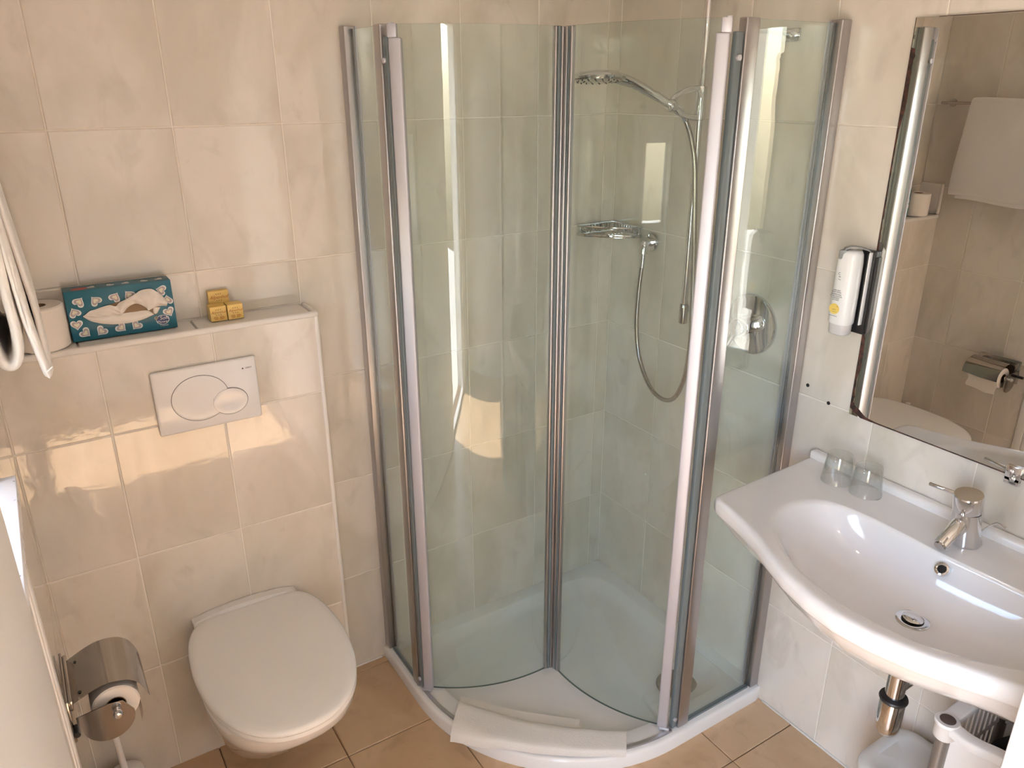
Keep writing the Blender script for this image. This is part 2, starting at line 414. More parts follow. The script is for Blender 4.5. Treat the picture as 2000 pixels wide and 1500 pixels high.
# left wall window: real sill; frame, pane and opening invented, low to limit light
w1 = struct('window_added', join(box((xa+.05, WIN[0], WIN[2]), (xa+.11, WIN[0]+.05, WIN[3]), .004), box((xa+.05, WIN[1]-.05, WIN[2]), (xa+.11, WIN[1], WIN[3]), .004),
     box((xa+.05, WIN[0]+.05, WIN[2]), (xa+.11, WIN[1]-.05, WIN[2]+.05), .004), box((xa+.05, WIN[0]+.05, WIN[3]-.05), (xa+.11, WIN[1]-.05, WIN[3]), .004)), 'gloss', True)
fin('pane', box((xa+.077, WIN[0]+.045, WIN[2]+.045), (xa+.082, WIN[1]-.045, WIN[3]-.045)), 'winglass', w1, False)
fin('window_sill', box((xa+.11, WIN[0]-.012, WIN[2]-.03), (-1.756, -.60, WIN[2]), .003), 'sill', w1)
# balcony door: frame in the opening, leaf folded back against the left wall
d1 = struct('door_1', join(box((xa+.16, DOOR[0], 0), (xa+.23, DOOR[0]+.055, DOOR[2]), .004), box((xa+.16, DOOR[1]-.055, 0), (xa+.23, DOOR[1], DOOR[2]), .004),
     box((xa+.16, DOOR[0]+.055, DOOR[2]-.055), (xa+.23, DOOR[1]-.055, DOOR[2]), .004), box((xa+.16, DOOR[0]+.055, -.005), (xa+.23, DOOR[1]-.055, .02), .004)), 'gloss', True)
d2 = struct('door_2', box((-1.7735, -1.90, .012), (-1.7455, -1.115, 2.06), .004, 3), 'gloss', True)
fin('door_hinge', join(cyl((-1.76, -1.912, .25), (-1.76, -1.912, .34), .009, n=16), cyl((-1.76, -1.912, 1.75), (-1.76, -1.912, 1.84), .009, n=16)), 'satin', d2)
# second door leaf, by the basin end
d3 = struct('door_3', box((-.605, -2.50, .012), (-.565, -1.668, 2.06), .004, 3, (0, 0, .02), (-.585, -1.668, 1)), 'gloss', True)
fin('door_handle', join(cyl((-.61, -2.42, 1.02), (-.66, -2.42, 1.02), .008, n=16), cyl((-.655, -2.425, 1.02), (-.655, -2.31, 1.02), .009, n=16, bev=.003)), 'satin', d3)
# unseen ceiling lamps, inferred from highlights, placed to add fill light
for k, (x, y) in enumerate(((-1.05, -.95), (-1.15, -1.75))):
    t = thing('fill_spotlight', ('round recessed ceiling spotlight added for fill in front of the shower', 'round recessed ceiling spotlight added for fill in the middle of the ceiling')[k], 'lamp', (x, y, ZH-.012), 'recessed ceiling spotlights added for fill')
    fin('bezel', lathe([(.032, .012), (.032, .002), (.034, 0), (.048, 0), (.050, .003), (.050, .012)], (x, y, ZH-.012), n=40, cap0=False, cap1=False), 'satin', t)
    fin('lens', cyl((x, y, ZH-.008), (x, y, ZH-.002), .032), 'lamp', t)

# ---------------------------------------------------------------- shower tray
ACx, ACy, AR = -.36, -.265, .552
def quad_poly(off):
    """quadrant outline pulled in by off on the open sides and by off2 on the wall sides"""
    o1, o2 = off
    P = [(-o2, -o2), (-.912+o1, -o2), (-.912+o1, ACy)]
    for k in range(1, 24):
        a = PI+PI/2*k/24; P.append((ACx+(AR-o1)*math.cos(a), ACy+(AR-o1)*math.sin(a)))
    P += [(ACx, -.817+o1), (-o2, -.817+o1)]
    return P
def round_poly(P, idx, r, n=8):
    out = []; m = len(P)
    for i, p in enumerate(P):
        if i not in idx: out.append(p); continue
        rr = r[idx.index(i)] if isinstance(r, (list, tuple)) else r
        a = Vector(P[i-1]); b = Vector(p); c = Vector(P[(i+1) % m])
        d1_, d2_ = (a-b).normalized(), (c-b).normalized()
        s, e = b+d1_*rr, b+d2_*rr
        for k in range(n+1):
            t = k/n; out.append(tuple((1-t)**2*s+2*t*(1-t)*b+t*t*e))
    return out
tc_ = (-.42, -.38); NT = 220
def ring(poly, z): return [Vector((p.x, p.y, z)) for p in ray_outline(poly, tc_, NT)]
in0 = round_poly(quad_poly((.075, .048)), [0, 1, len(quad_poly((0, 0)))-1], [.14, .09, .09])
in1 = round_poly(quad_poly((.080, .053)), [0, 1, len(in0)*0+len(quad_poly((0, 0)))-1], [.14, .09, .09])
in2 = round_poly(quad_poly((.105, .078)), [0, 1, len(quad_poly((0, 0)))-1], [.15, .1, .1])
in3 = round_poly(quad_poly((.135, .108)), [0, 1, len(quad_poly((0, 0)))-1], [.15, .1, .1])
dr = (-.19, -.646)
def towards(rg, t, z):
    return [Vector((v.x+(dr[0]-v.x)*t, v.y+(dr[1]-v.y)*t, z)) for v in rg]
r3 = ring(in3, .018)
rings = [ring(quad_poly((0, 0)), .0), ring(quad_poly((0, 0)), .036), ring(quad_poly((.003, .0)), .043), ring(quad_poly((.009, .0)), .046),
         ring(in0, .046), ring(in1, .0435), ring(in2, .024), r3, towards(r3, .3, .0145), towards(r3, .6, .0125), towards(r3, .9, .0115)]
tray = tag(org(fin('shower_tray', loft(rings), 'acryl', ang=50)), 'white quadrant shower tray filling the corner of the room', 'shower tray')
tl = tray.location
cov = fin('drain_cover', lathe([(.058, .0), (.064, .001), (.066, .004), (.063, .009), (.035, .012), (.0, .013)], (dr[0], dr[1], .0115), n=48), 'steel', tray)
tag(cov, 'round grey drain cover')

# ---------------------------------------------------------------- shower enclosure
ZT = 1.925
enc = thing('shower_enclosure', 'quadrant glass shower enclosure with two curved doors and silver frame, doors swung inwards', 'shower cabin', (-.45, -.4, .046))
def profile(name, a, b, m='satin', bev=.003, parent=None, rot=None, piv=None, lab=None):
    o = fin(name, box(a, b, bev, 3, rot, piv), m, parent or enc)
    if lab: tag(o, lab)
    return o
# wall profiles
profile('wall_profile', (-.905, -.034, .047), (-.873, -.0005, ZT+.008))
profile('wall_profile', (-.034, -.803, .047), (-.0005, -.768, ZT+.008))
profile('profile_edge', (-.878, -.040, .047), (-.8735, -.032, ZT+.006), 'satinlit', .001)
profile('profile_edge', (-.040, -.7715, .047), (-.032, -.7675, ZT+.006), 'satinlit', .001)
# fixed panes with rubber lines
def pane(name, path, z0, z1, parent, th=.006):
    me = strip(path, z0, z1, th)
    o = fin(name, me, ['glass', 'glassedge'], parent)
    for p in me.polygons:
        if abs(p.normal.z) > .9 or p.area < .0006*8 and False: p.material_index = 1
    return o
pane('fixed_pane', [(-.890, -.030), (-.890, -.20)], .05, ZT, enc)
pane('fixed_pane', [(-.030, -.790), (-.295, -.790)], .05, ZT, enc)
fin('glazing_seal', join(box((-.8865, -.042, .05), (-.8835, -.034, ZT)), box((-.8865, -.21, .05), (-.8835, -.2, ZT)), box((-.042, -.7865, .05), (-.034, -.7835, ZT)),
     box((-.305, -.7865, .05), (-.297, -.7835, ZT))), 'dark', enc, False)
# fixed posts
profile('hinge_post', (-.901, -.240, .047), (-.877, -.205, ZT+.002))
profile('hinge_post', (-.337, -.801, .047), (-.297, -.778, ZT+.002))
fin('post_gap', join(box((-.896, -.262, .052), (-.880, -.240, ZT-.025), .003), box((-.357, -.796, .052), (-.337, -.781, ZT-.025), .003)), 'rubber', enc)
for p in ((-.9015, -.251, ZT-.075), (-.9015, -.251, .085)):
    fin('hinge_screw', cyl(p, (p[0]+.008, p[1], p[2]), .0065, n=20, bev=.0015), 'satinlit', enc)
for p in ((-.349, -.8015, ZT-.075), (-.349, -.8015, .085)):
    fin('hinge_screw', cyl(p, (p[0], p[1]+.008, p[2]), .0065, n=20, bev=.0015), 'satinlit', enc)
# doors
for side, A, B, sg in (('l', (-.884, -.268), (-.512, -.397), 1), ('r', (-.372, -.782), (-.500, -.412), -1)):
    path = arc(A, B, .040*sg, 26)
    dn = pane('door', path, .062, ZT, enc)
    tag(dn, 'curved glass door on the left, hinged by the toilet' if side == 'l' else 'curved glass door on the right, hinged by the washbasin')
    d = (Vector(B)-Vector(A)).normalized(); ang = math.atan2(d.y, d.x)
    t0 = (path[1]-path[0]).normalized(); a0 = math.atan2(t0.y, t0.x)
    t1 = (path[-1]-path[-2]).normalized(); a1 = math.atan2(t1.y, t1.x)
    # hinge profile at the hinged end, coloured lighter for the window's reflection
    c = Vector(A)+t0*.008
    fin('hinge_profile', box((c.x-.0145, c.y-.010, .060), (c.x+.0145, c.y+.010, ZT-.028), .004, 3, (0, 0, a0), (c.x, c.y, 1)), 'satinlit', dn)
    cc = Vector(A)-t0*.001
    fin('hinge_block', join(box((cc.x-.008, cc.y-.008, ZT-.028), (cc.x+.014, cc.y+.008, ZT+.001), .003, 2, (0, 0, a0), (cc.x, cc.y, 1)), cyl((cc.x, cc.y, ZT-.03), (cc.x, cc.y, ZT+.003), .007)), 'satinlit', dn)
    fin('hinge_block', box((cc.x-.012, cc.y-.009, .047), (cc.x+.018, cc.y+.009, .060), .003, 2, (0, 0, a0), (cc.x, cc.y, 1)), 'satinlit', dn)
    # free-edge profile: seal + rounded silver bars
    e = Vector(B)
    fin('edge_seal', box((e.x-.012, e.y-.006, .058), (e.x-.002, e.y+.006, ZT), .002, 2, (0, 0, a1), (e.x, e.y, 1)), 'rubber', dn)
    e2 = e+t1*.003
    fin('edge_profile', box((e2.x-.005, e2.y-.0075, .054), (e2.x+.005, e2.y+.0075, ZT), .0035, 3, (0, 0, a1), (e2.x, e2.y, 1)), 'satin', dn)
    e3 = e-t1*.017
    fin('edge_seal', box((e3.x-.004, e3.y-.0065, .060), (e3.x+.004, e3.y+.0065, ZT), .003, 3, (0, 0, a1), (e3.x, e3.y, 1)), 'satin', dn)
# curved threshold rail on the tray rim between the posts
th_ = [(ACx+(AR-.022)*math.cos(PI+PI/2*k/30), ACy+(AR-.022)*math.sin(PI+PI/2*k/30)) for k in range(31)]
fin('threshold_rail', strip(th_, .0458, .0525, .010), 'satin', enc)
fin('bottom_seal', strip([(-.890, -.04), (-.890, -.24)], .0458, .053, .012), 'rubber', enc)
fin('bottom_seal', strip([(-.04, -.790), (-.30, -.790)], .0458, .053, .012), 'rubber', enc)
# bracing arm to the right wall
fin('bracing_arm', join(box((-.006, -.668, 1.893), (-.0005, -.615, 1.923), .002), cyl((-.004, -.645, 1.908), (-.020, -.648, 1.908), .0085), cyl((-.018, -.648, 1.908), (-.325, -.785, 1.905), .0052, n=16)), 'chrome', enc)

# ---------------------------------------------------------------- shower fittings
rail = thing('shower_rail', 'chrome vertical riser rail on the tiled wall inside the shower', 'shower rail', (-.05, -.405, 1.13))
fin('bar', cyl((-.05, -.405, 1.145), (-.05, -.405, 2.09), .0095, n=24, bev=.002), 'chrome', rail)
fin('end_piece', cyl((-.05, -.405, 1.13), (-.05, -.405, 1.19), .0125, n=24, bev=.003), 'steel', rail)
fin('wall_bracket', join(cyl((-.05, -.405, 1.172), (-.0005, -.405, 1.172), .009), cyl((-.008, -.405, 1.172), (-.0005, -.405, 1.172), .016)), 'chrome', rail)
fin('wall_bracket', join(cyl((-.05, -.405, 2.06), (-.0005, -.405, 2.06), .009), cyl((-.008, -.405, 2.06), (-.0005, -.405, 2.06), .016), cyl((-.05, -.405, 2.04), (-.05, -.405, 2.095), .0125, bev=.003)), 'chrome', rail)
sl = fin('slider', cyl((-.05, -.405, 1.705), (-.05, -.405, 1.793), .0155, n=28, bev=.004), 'chrome', rail)
loop = cat([(-.045, -.405, 1.786), (-.085, -.403, 1.785), (-.125, -.401, 1.773), (-.152, -.400, 1.752), (-.128, -.401, 1.728), (-.085, -.403, 1.714), (-.045, -.405, 1.711)], 6)
fin('holder_loop', tube(loop, .0078, 12), 'chrome', sl)
fin('holder_cone', lathe([(.011, 0), (.016, .006), (.017, .022), (.013, .03)], (-.136, -.400, 1.738), Vector((-.93, 0, .36)), 28), 'chrome', sl)
hs = thing('hand_shower', 'chrome hand shower with wide flat head and metal hose, clipped to the riser rail', 'shower head', (-.39, -.395, 1.80))
hp = cat([(-.118, -.397, 1.732), (-.165, -.397, 1.752), (-.22, -.397, 1.775), (-.275, -.397, 1.797), (-.325, -.396, 1.811), (-.36, -.395, 1.815)], 5)
rr = [.0095+.0045*min(1, i/len(hp)*1.4) for i in range(len(hp))]
fin('handle', tube(hp, rr, 20), 'chrome', hs)
hax = Vector((.05, .10, 1)).normalized()
hc = Vector((-.398, -.395, 1.811))
fin('head', lathe([(.0, .019), (.03, .0175), (.055, .0125), (.068, .006), (.071, .001), (.068, -.003), (.060, -.004)], hc, hax, 48), 'chrome', hs)
fin('spray_face', lathe([(.062, -.002), (.061, -.0065), (.0, -.0085)], hc, hax, 48), 'steel', hs)
nz = []
u_, v_, d_ = basis(hax)
for rr_, n_ in ((.018, 6), (.034, 12), (.050, 18)):
    for k in range(n_):
        a = 2*PI*k/n_; c = hc+(u_*math.cos(a)+v_*math.sin(a))*rr_-d_*.007
        nz.append(cyl(c, c-d_*.0014, .0016, n=8))
o = fin('nozzle', join(*nz), 'dark', hs); o['kind'] = 'stuff'
hose = cat([(-.118, -.397, 1.732), (-.095, -.400, 1.705), (-.078, -.412, 1.65), (-.070, -.425, 1.57), (-.070, -.443, 1.38), (-.070, -.457, 1.195), (-.070, -.460, 1.06), (-.070, -.446, .961), (-.067, -.412, .895),
            (-.065, -.365, .872), (-.062, -.310, .882), (-.060, -.265, .922), (-.057, -.225, .99), (-.055, -.207, 1.08), (-.052, -.205, 1.18), (-.050, -.210, 1.26), (-.048, -.213, 1.305)], 12)
# ribbed metal hose
def dens(P, step):
    out = [P[0]]; acc = 0
    for i in range(1, len(P)):
        seg = P[i]-P[i-1]; L = seg.length; t = step-acc
        while t < L: out.append(P[i-1]+seg*t/L); t += step
        acc = (acc+L) % step
    return out
hd = dens(hose, .0035)
fin('hose', tube(hd, [.0066+.0006*(i % 2) for i in range(len(hd))], 10), 'steel', hs)
fin('hose_nut', cyl(hose[0], hose[0]+Vector((.022, -.002, -.026)), .0098, .008), 'chrome', hs)
fin('hose_nut', cyl((-.0485, -.2125, 1.308), (-.0495, -.211, 1.262), .0095, .0075), 'chrome', hs)
ho = thing('hose_outlet', 'round chrome wall elbow feeding the shower hose', 'pipe fitting', (-.0005, -.207, 1.31))
fin('rosette', cyl((-.0005, -.200, 1.335), (-.011, -.200, 1.335), .028, n=40, bev=.003), 'chrome', ho)
fin('elbow', tube(cat([(-.008, -.200, 1.335), (-.028, -.203, 1.337), (-.044, -.210, 1.330), (-.048, -.213, 1.305)], 6), .0135, 20), 'chrome', ho)
# corner soap basket
sb = thing('soap_basket', 'chrome wire corner basket under the hand shower, empty', 'soap basket', (-.06, -.06, 1.34))
P0, P1, Cn = (-.152, -.006), (-.006, -.150), (-.006, -.006)
def tri_path(z, inset=0): return [(P0[0]+inset, P0[1]-inset, z), (Cn[0]-inset, Cn[1]-inset, z), (P1[0]-inset, P1[1]+inset, z)]
front = [(P0[0], P0[1]), (-.140, -.040), (-.105, -.085), (-.070, -.118), (-.035, -.142), (P1[0], P1[1])]
for z in (1.372, 1.345):
    fin('rim_wire', tube(tri_path(z)+[(a, b, z) for a, b in cat([(q[0], q[1], 0) for q in front[::-1]], 4) and [(p.x, p.y) for p in cat([(q[0], q[1], 0) for q in front[::-1]], 4)]][1:-1], .0034, 8, closed=True), 'chrome', sb)
fin('front_band', strip([(p.x, p.y) for p in cat([(q[0], q[1], 0) for q in front], 4)], 1.341, 1.350, .002), 'chrome', sb)
for k in range(1, 12):
    t = k/12
    for (ax, ay), (bx, by) in (((P0[0], P0[1]), Cn), (Cn, (P1[0], P1[1]))):
        x, y = ax+(bx-ax)*t, ay+(by-ay)*t
        fin('upright_wire', cyl((x, y, 1.345), (x, y, 1.372), .0016, n=8), 'chrome', sb)
for k in range(1, 11):
    t = k/11; x = P0[0]*(1-t); a = (x, -.006); fy = -.006-(.144)*min(1, t*1.05)**.8
    fin('floor_wire', cyl((x-.002, -.008, 1.344), (x-.002, max(fy, -.15)+.004, 1.344), .0016, n=8), 'chrome', sb)
for px_, py_ in ((-.128, -.004), (-.004, -.128)):
    fin('wall_fixing', cyl((px_, py_, 1.360), (px_ if px_ < -.05 else -.014, py_ if py_ < -.05 else -.014, 1.360), .008, n=16), 'chrome', sb)
# concealed mixer
mx = thing('shower_mixer', 'round chrome concealed shower mixer with a central lever', 'mixer', (-.0005, -.622, 1.175))
fin('rosette', lathe([(.085, 0), (.0855, .004), (.083, .0085), (.078, .010), (.0, .0105)], (-.0005, -.622, 1.175), (-1, 0, 0), 64), 'chrome', mx)
fin('knob', lathe([(.024, 0), (.024, .030), (.0265, .034), (.0265, .052), (.022, .060), (.0, .062)], (-.010, -.622, 1.175), (-1, 0, 0), 40), 'chrome', mx)
fin('lever', join(tube([(-.055, -.622, 1.170), (-.062, -.610, 1.150), (-.072, -.600, 1.120)], [.010, .0085, .007], 16)), 'chrome', mx)

# ---------------------------------------------------------------- toilet
TX = -1.340
half = [(0, -.115), (.10, -.117), (.148, -.142), (.176, -.205), (.188, -.30), (.187, -.38), (.172, -.475), (.135, -.560), (.075, -.617), (0, -.635)]
full = [(TX+a, b, 0) for a, b in half]+[(TX-a, b, 0) for a, b in half[-2:0:-1]]
LO = cat(full, 8, True); LCx, LCy = TX, -.38
def lo(s, z, dy=0, sy=None): return [Vector((LCx+(p.x-LCx)*s, LCy+(p.y-LCy)*(s if sy is None else sy)+dy, z)) for p in LO]
toi = thing('toilet', 'white wall-hung toilet bowl with closed lid below the tiled ledge', 'toilet', (TX, -.36, .085))
fin('lid', loft([lo(.955, .4485), lo(.995, .450), lo(1.0, .4535), lo(.992, .4595), lo(.965, .4635), lo(.90, .4655), lo(.7, .4680), lo(.4, .4695), lo(.1, .470)]), 'seat', toi, ang=60)
fin('seat_ring', loft([lo(.95, .4325), lo(.985, .434), lo(.99, .438), lo(.985, .4465), lo(.95, .448)]), 'seat', toi, ang=60)
def bowlring(hw, yf, z, yb=-.1035, p=2.6, n=72):
    out = []
    for k in range(n):
        a = 2*PI*k/n; cx, sy = math.cos(a), math.sin(a)
        X = math.copysign(abs(cx)**(2/2.4), cx); Y = math.copysign(abs(sy)**(2/(2.2 if sy < 0 else 7)), sy)
        yc = yb+(yf-yb)*.52; out.append(Vector((TX+hw*X*(1 if sy < 0 else .86+.14*(1-abs(sy))), yc+((yb-yc) if sy > 0 else (yc-yf))*Y, z)))
    return out
BR = [bowlring(.080, -.27, .085), bowlring(.104, -.305, .088), bowlring(.120, -.328, .11), bowlring(.136, -.380, .16), bowlring(.150, -.441, .22), bowlring(.163, -.508, .29), bowlring(.173, -.562, .345),
      bowlring(.180, -.602, .39), bowlring(.182, -.612, .415), bowlring(.182, -.618, .428), bowlring(.178, -.612, .432)]
fin('bowl', loft(BR), 'porcelain', toi, ang=60)
rb = []
for y, z, hw in ((-.1035, .468, .135), (-.112, .474, .140), (-.128, .470, .138), (-.134, .455, .136)):
    pass
fin('rear_ledge', join(box((TX-.147, -.145, .405), (TX+.132, -.1035, .462), .010, 4)), 'porcelain', toi)
hc_ = [(-.147, .462), (-.10, .471), (-.04, .476), (.03, .476), (.09, .470), (.132, .459)]
fin('hinge_cover', prism([(TX+a, -.1040, b) for a, b in hc_]+[(TX+.132, -.1040, .45), (TX-.147, -.1040, .45)], (0, -.024, 0)), 'porcelain', toi)
# flush plate
fp = thing('flush_plate', 'white dual flush plate with a large and a small round button above the toilet', 'flush plate', (-1.3565, -BD, 1.0))
px0, px1, pz0, pz1 = -1.4795, -1.2335, 1.002, 1.166
fin('plate', join(box((px0, -BD-.0125, pz0), (px1, -BD-.0003, pz1), .0055, 4)), 'plate', fp)
def ell(cx, cz, rx, rz, y, n=72): return [Vector((cx+rx*math.cos(2*PI*k/n), y, cz+rz*math.sin(2*PI*k/n))) for k in range(n)]
yF = -BD-.0125
ring_l = fin('button_gap', loft([ell(-1.376, 1.0835, .0680, .0590, yF+.0004), ell(-1.376, 1.0835, .0680, .0590, yF-.0003)]), 'darkline', fp)
ring_s = fin('button_gap', loft([ell(-1.307, 1.0610, .0428, .0352, yF+.0004), ell(-1.307, 1.0610, .0428, .0352, yF-.0010)]), 'darkline', fp)
def button(cx, cz, rx, rz, y0, h):
    rs = []
    for s, d in ((1, 0), (1, .5), (.985, .9), (.90, 1.0), (.6, .75), (.3, .55), (.02, .5)): rs.append(ell(cx, cz, rx*s, rz*s, y0-h*d))
    return loft(rs)
fin('button', button(-1.376, 1.0835, .0668, .0578, yF-.0002, .0012), 'plate', fp)
fin('button', button(-1.307, 1.0610, .0416, .0340, yF-.0008, .0024), 'plate', fp)
fin('maker_mark', join(textmesh('GEBERIT', .0048, (-1.2535, yF-.0002, 1.1395), (1, 0, 0), (0, 0, 1), .0002, sx=.9), box((-1.2695, yF-.0004, 1.1375), (-1.2660, yF, 1.1410))), 'ink', fp, False)

# ---------------------------------------------------------------- things on the ledge
ZLg = 1.2536
def roll_mesh(c, ax, r, h, rc=.019):
    return lathe([(rc, .001), (r-.003, 0), (r, .003), (r, h-.003), (r-.003, h), (rc, h-.001), (rc, .001)], c, ax, 56, False, False)
t = thing('toilet_roll', 'full white toilet roll standing on the tiled ledge beside the tissue box', 'toilet roll', (-1.672, -.056, ZLg))
fin('paper', roll_mesh((-1.672, -.056, ZLg), (0, 0, 1), .0515, .0965), 'paper', t)
fin('core', lathe([(.0188, .001), (.0188, .0955), (.0175, .0955), (.0175, .001)], (-1.672, -.056, ZLg), (0, 0, 1), 40, False, False), 'cardshade', t)
# tissue box
bx0, bx1, by0, by1, bz0, bz1 = -1.6165, -1.392, -.0565, -.0065, ZLg, 1.3705
tb = thing('tissue_box', 'teal tissue box with white hearts standing on its long edge on the ledge', 'tissue box', ((bx0+bx1)/2, (by0+by1)/2, bz0))
fin('carton', box((bx0, by0, bz0), (bx1, by1, bz1), .0012, 2), 'teal', tb)
U = bx1-bx0; H_ = bz1-bz0
def FP(u, v, d=.0003): return Vector((bx0+u*U, by0-d, bz1-v*H_))
def heart_pts(c, s, ang, ux, uz, n=28):
    out = []
    for k in range(n):
        a = 2*PI*k/n
        x = 16*math.sin(a)**3/17; y = (13*math.cos(a)-5*math.cos(2*a)-2*math.cos(3*a)-math.cos(4*a)+2.5)/17
        X = x*math.cos(ang)-y*math.sin(ang); Y = x*math.sin(ang)+y*math.cos(ang)
        out.append(Vector(c)+ux*X*s+uz*Y*s)
    return out
ux, uz = Vector((1, 0, 0)), Vector((0, 0, 1))
def heart(u, v, tip, s=.0118, par=tb):
    """tip = direction of the point, degrees from straight down, counter-clockwise"""
    a = math.radians(tip)
    fin('heart_print', prism(heart_pts(FP(u, v, .0002), s, a, ux, uz), (0, -.0002, 0)), 'white', par, False)
    fin('heart_print', prism(heart_pts(FP(u, v, .0004), s*.78, a, ux, uz), (0, -.0002, 0)), 'pinkgrey', par, False)
    fin('heart_print', prism(heart_pts(FP(u, v, .0006), s*.44, a, ux, uz), (0, -.0002, 0)), 'creamprint', par, False)
def UV(q):
    TL, TR, BR_, BL = (65, 320), (1880, 100), (1985, 905), (250, 1170); u = v = .5
    for _ in range(12):
        fx = TL[0]*(1-u)*(1-v)+TR[0]*u*(1-v)+BR_[0]*u*v+BL[0]*(1-u)*v-q[0]
        fy = TL[1]*(1-u)*(1-v)+TR[1]*u*(1-v)+BR_[1]*u*v+BL[1]*(1-u)*v-q[1]
        a_ = (TR[0]-TL[0])*(1-v)+(BR_[0]-BL[0])*v; b_ = (BL[0]-TL[0])*(1-u)+(BR_[0]-TR[0])*u
        c_ = (TR[1]-TL[1])*(1-v)+(BR_[1]-BL[1])*v; d_q = (BL[1]-TL[1])*(1-u)+(BR_[1]-TR[1])*u
        dt = a_*d_q-b_*c_; u -= (fx*d_q-fy*b_)/dt; v -= (a_*fy-c_*fx)/dt
    return u, v
for q_, tp in (((330, 470), 140), ((585, 450), -145), ((920, 390), 145), ((1150, 355), -145), ((1700, 275), -110), ((1870, 425), 180), ((1880, 645), 20), ((215, 655), -160), ((270, 880), 0),
               ((445, 1010), 45), ((690, 980), -45), ((1025, 920), 45), ((1265, 885), -45)):
    u, v = UV(q_); heart(min(max(u, .062), .938), min(max(v, .125), .875), tp, .0136)
# slot and tissue, laid out on the front face in a 2000 x 1250 sketch grid
slot = [(400, 712), (620, 592), (850, 512), (1010, 466), (1250, 440), (1450, 450), (1600, 500), (1660, 580), (1590, 680), (1400, 770), (1200, 822), (1000, 848), (800, 850), (600, 815), (470, 770)]
fin('slot', prism([FP(*UV((p.x, p.y)), .0008) for p in cat([(a, b, 0) for a, b in slot], 3, True)], (0, -.0004, 0)), 'cardshade', tb, False)  # flat brown patch standing in for the shade inside the slot
def sheet(top, bot, nv, dfun):
    T = cat([(a, b, 0) for a, b in top], 5); B = cat([(a, b, 0) for a, b in bot], 5)
    def at(P, t):
        f = t*(len(P)-1); i = min(int(f), len(P)-2); return P[i].lerp(P[i+1], f-i)
    n = 44; rows = []
    for j in range(nv+1):
        t = j/nv; rows.append([FP(*UV(tuple(at(T, i/n).lerp(at(B, i/n), t))[:2]), dfun(i/n, t)) for i in range(n+1)])
    return loft(rows, False, False, False)
top = [(390, 712), (500, 622), (620, 588), (800, 518), (920, 538), (1000, 468), (1200, 358), (1320, 285), (1500, 240), (1620, 285), (1700, 345), (1795, 440)]
bot = [(420, 728), (560, 722), (700, 716), (840, 700), (960, 680), (1040, 668), (1120, 575), (1220, 502), (1330, 512), (1440, 575), (1480, 612), (1620, 548), (1790, 542)]
ts = fin('tissue', sheet(top, bot, 12, lambda u, t: .003+.013*math.sin(PI*min(1, .15+.8*t))*min(1, u*1.6)+.0022*math.sin(u*26+t*5)+.0014*math.sin(u*55-t*11)), 'tissue', tb, ang=80)
tag(ts, 'crumpled white tissue pulled out of the slot')
fin('tissue', sheet([(395, 705), (560, 720), (800, 700), (1040, 668), (1250, 640), (1450, 618), (1560, 668)], [(385, 720), (480, 782), (600, 822), (800, 852), (1000, 848), (1200, 822), (1400, 764), (1565, 690)], 6,
    lambda u, t: .002+.005*math.sin(PI*t)+.0006*math.sin(u*40)), 'tissue', tb, ang=80)
fin('tissue', sheet([(1555, 560), (1620, 556), (1685, 560)], [(1560, 655), (1590, 668), (1630, 662)], 4, lambda u, t: .003+.004*math.sin(PI*u)), 'tissue', tb, ang=80)
# logo oval and words
def oval(cu, cv, ru, rv, d): return [FP(cu+ru*math.cos(2*PI*k/36)/1, cv+rv*math.sin(2*PI*k/36), d) for k in range(36)]
fin('logo_print', prism(oval(.862, .80, .066, .098, .0003), (0, -.0002, 0)), 'white', tb, False)
fin('logo_print', prism(oval(.862, .80, .060, .088, .0005), (0, -.0002, 0)), 'navy', tb, False)
for k in range(6):
    a = PI/3*k; c = FP(.800, .745, .0008)
    fin('flower_print', prism([c+Vector((math.cos(a)*.0022+.0020*math.cos(2*PI*q/10), 0, math.sin(a)*.0022+.0020*math.sin(2*PI*q/10))) for q in range(10)], (0, -.0002, 0)), 'creamprint', tb, False)
fin('logo_text', textmesh('Soft', .0125, FP(.878, .765, .0009), ux, uz, .0001, shear=.2), 'white', tb, False)
fin('logo_text', textmesh('Flower', .0095, FP(.862, .84, .0009), ux, uz, .0001, shear=.2), 'white', tb, False)
fin('logo_text', textmesh('Tissue', .0075, FP(.868, .915, .0005), ux, uz, .0001), 'white', tb, False)
# prints on the narrow top side
for k in range(5):
    c = Vector((bx0+.06+k*.036, (by0+by1)/2-.004, bz1+.0002))
    fin('heart_print', prism(heart_pts(c, .010, .8*(-1)**k, ux, Vector((0, 1, 0))), (0, 0, .0002)), 'white', tb, False)
fin('badge_print', prism([Vector((bx0+.033+.017*math.cos(2*PI*k/30), (by0+by1)/2-.008+.010*math.sin(2*PI*k/30), bz1+.0002)) for k in range(30)], (0, 0, .0002)), 'red', tb, False)

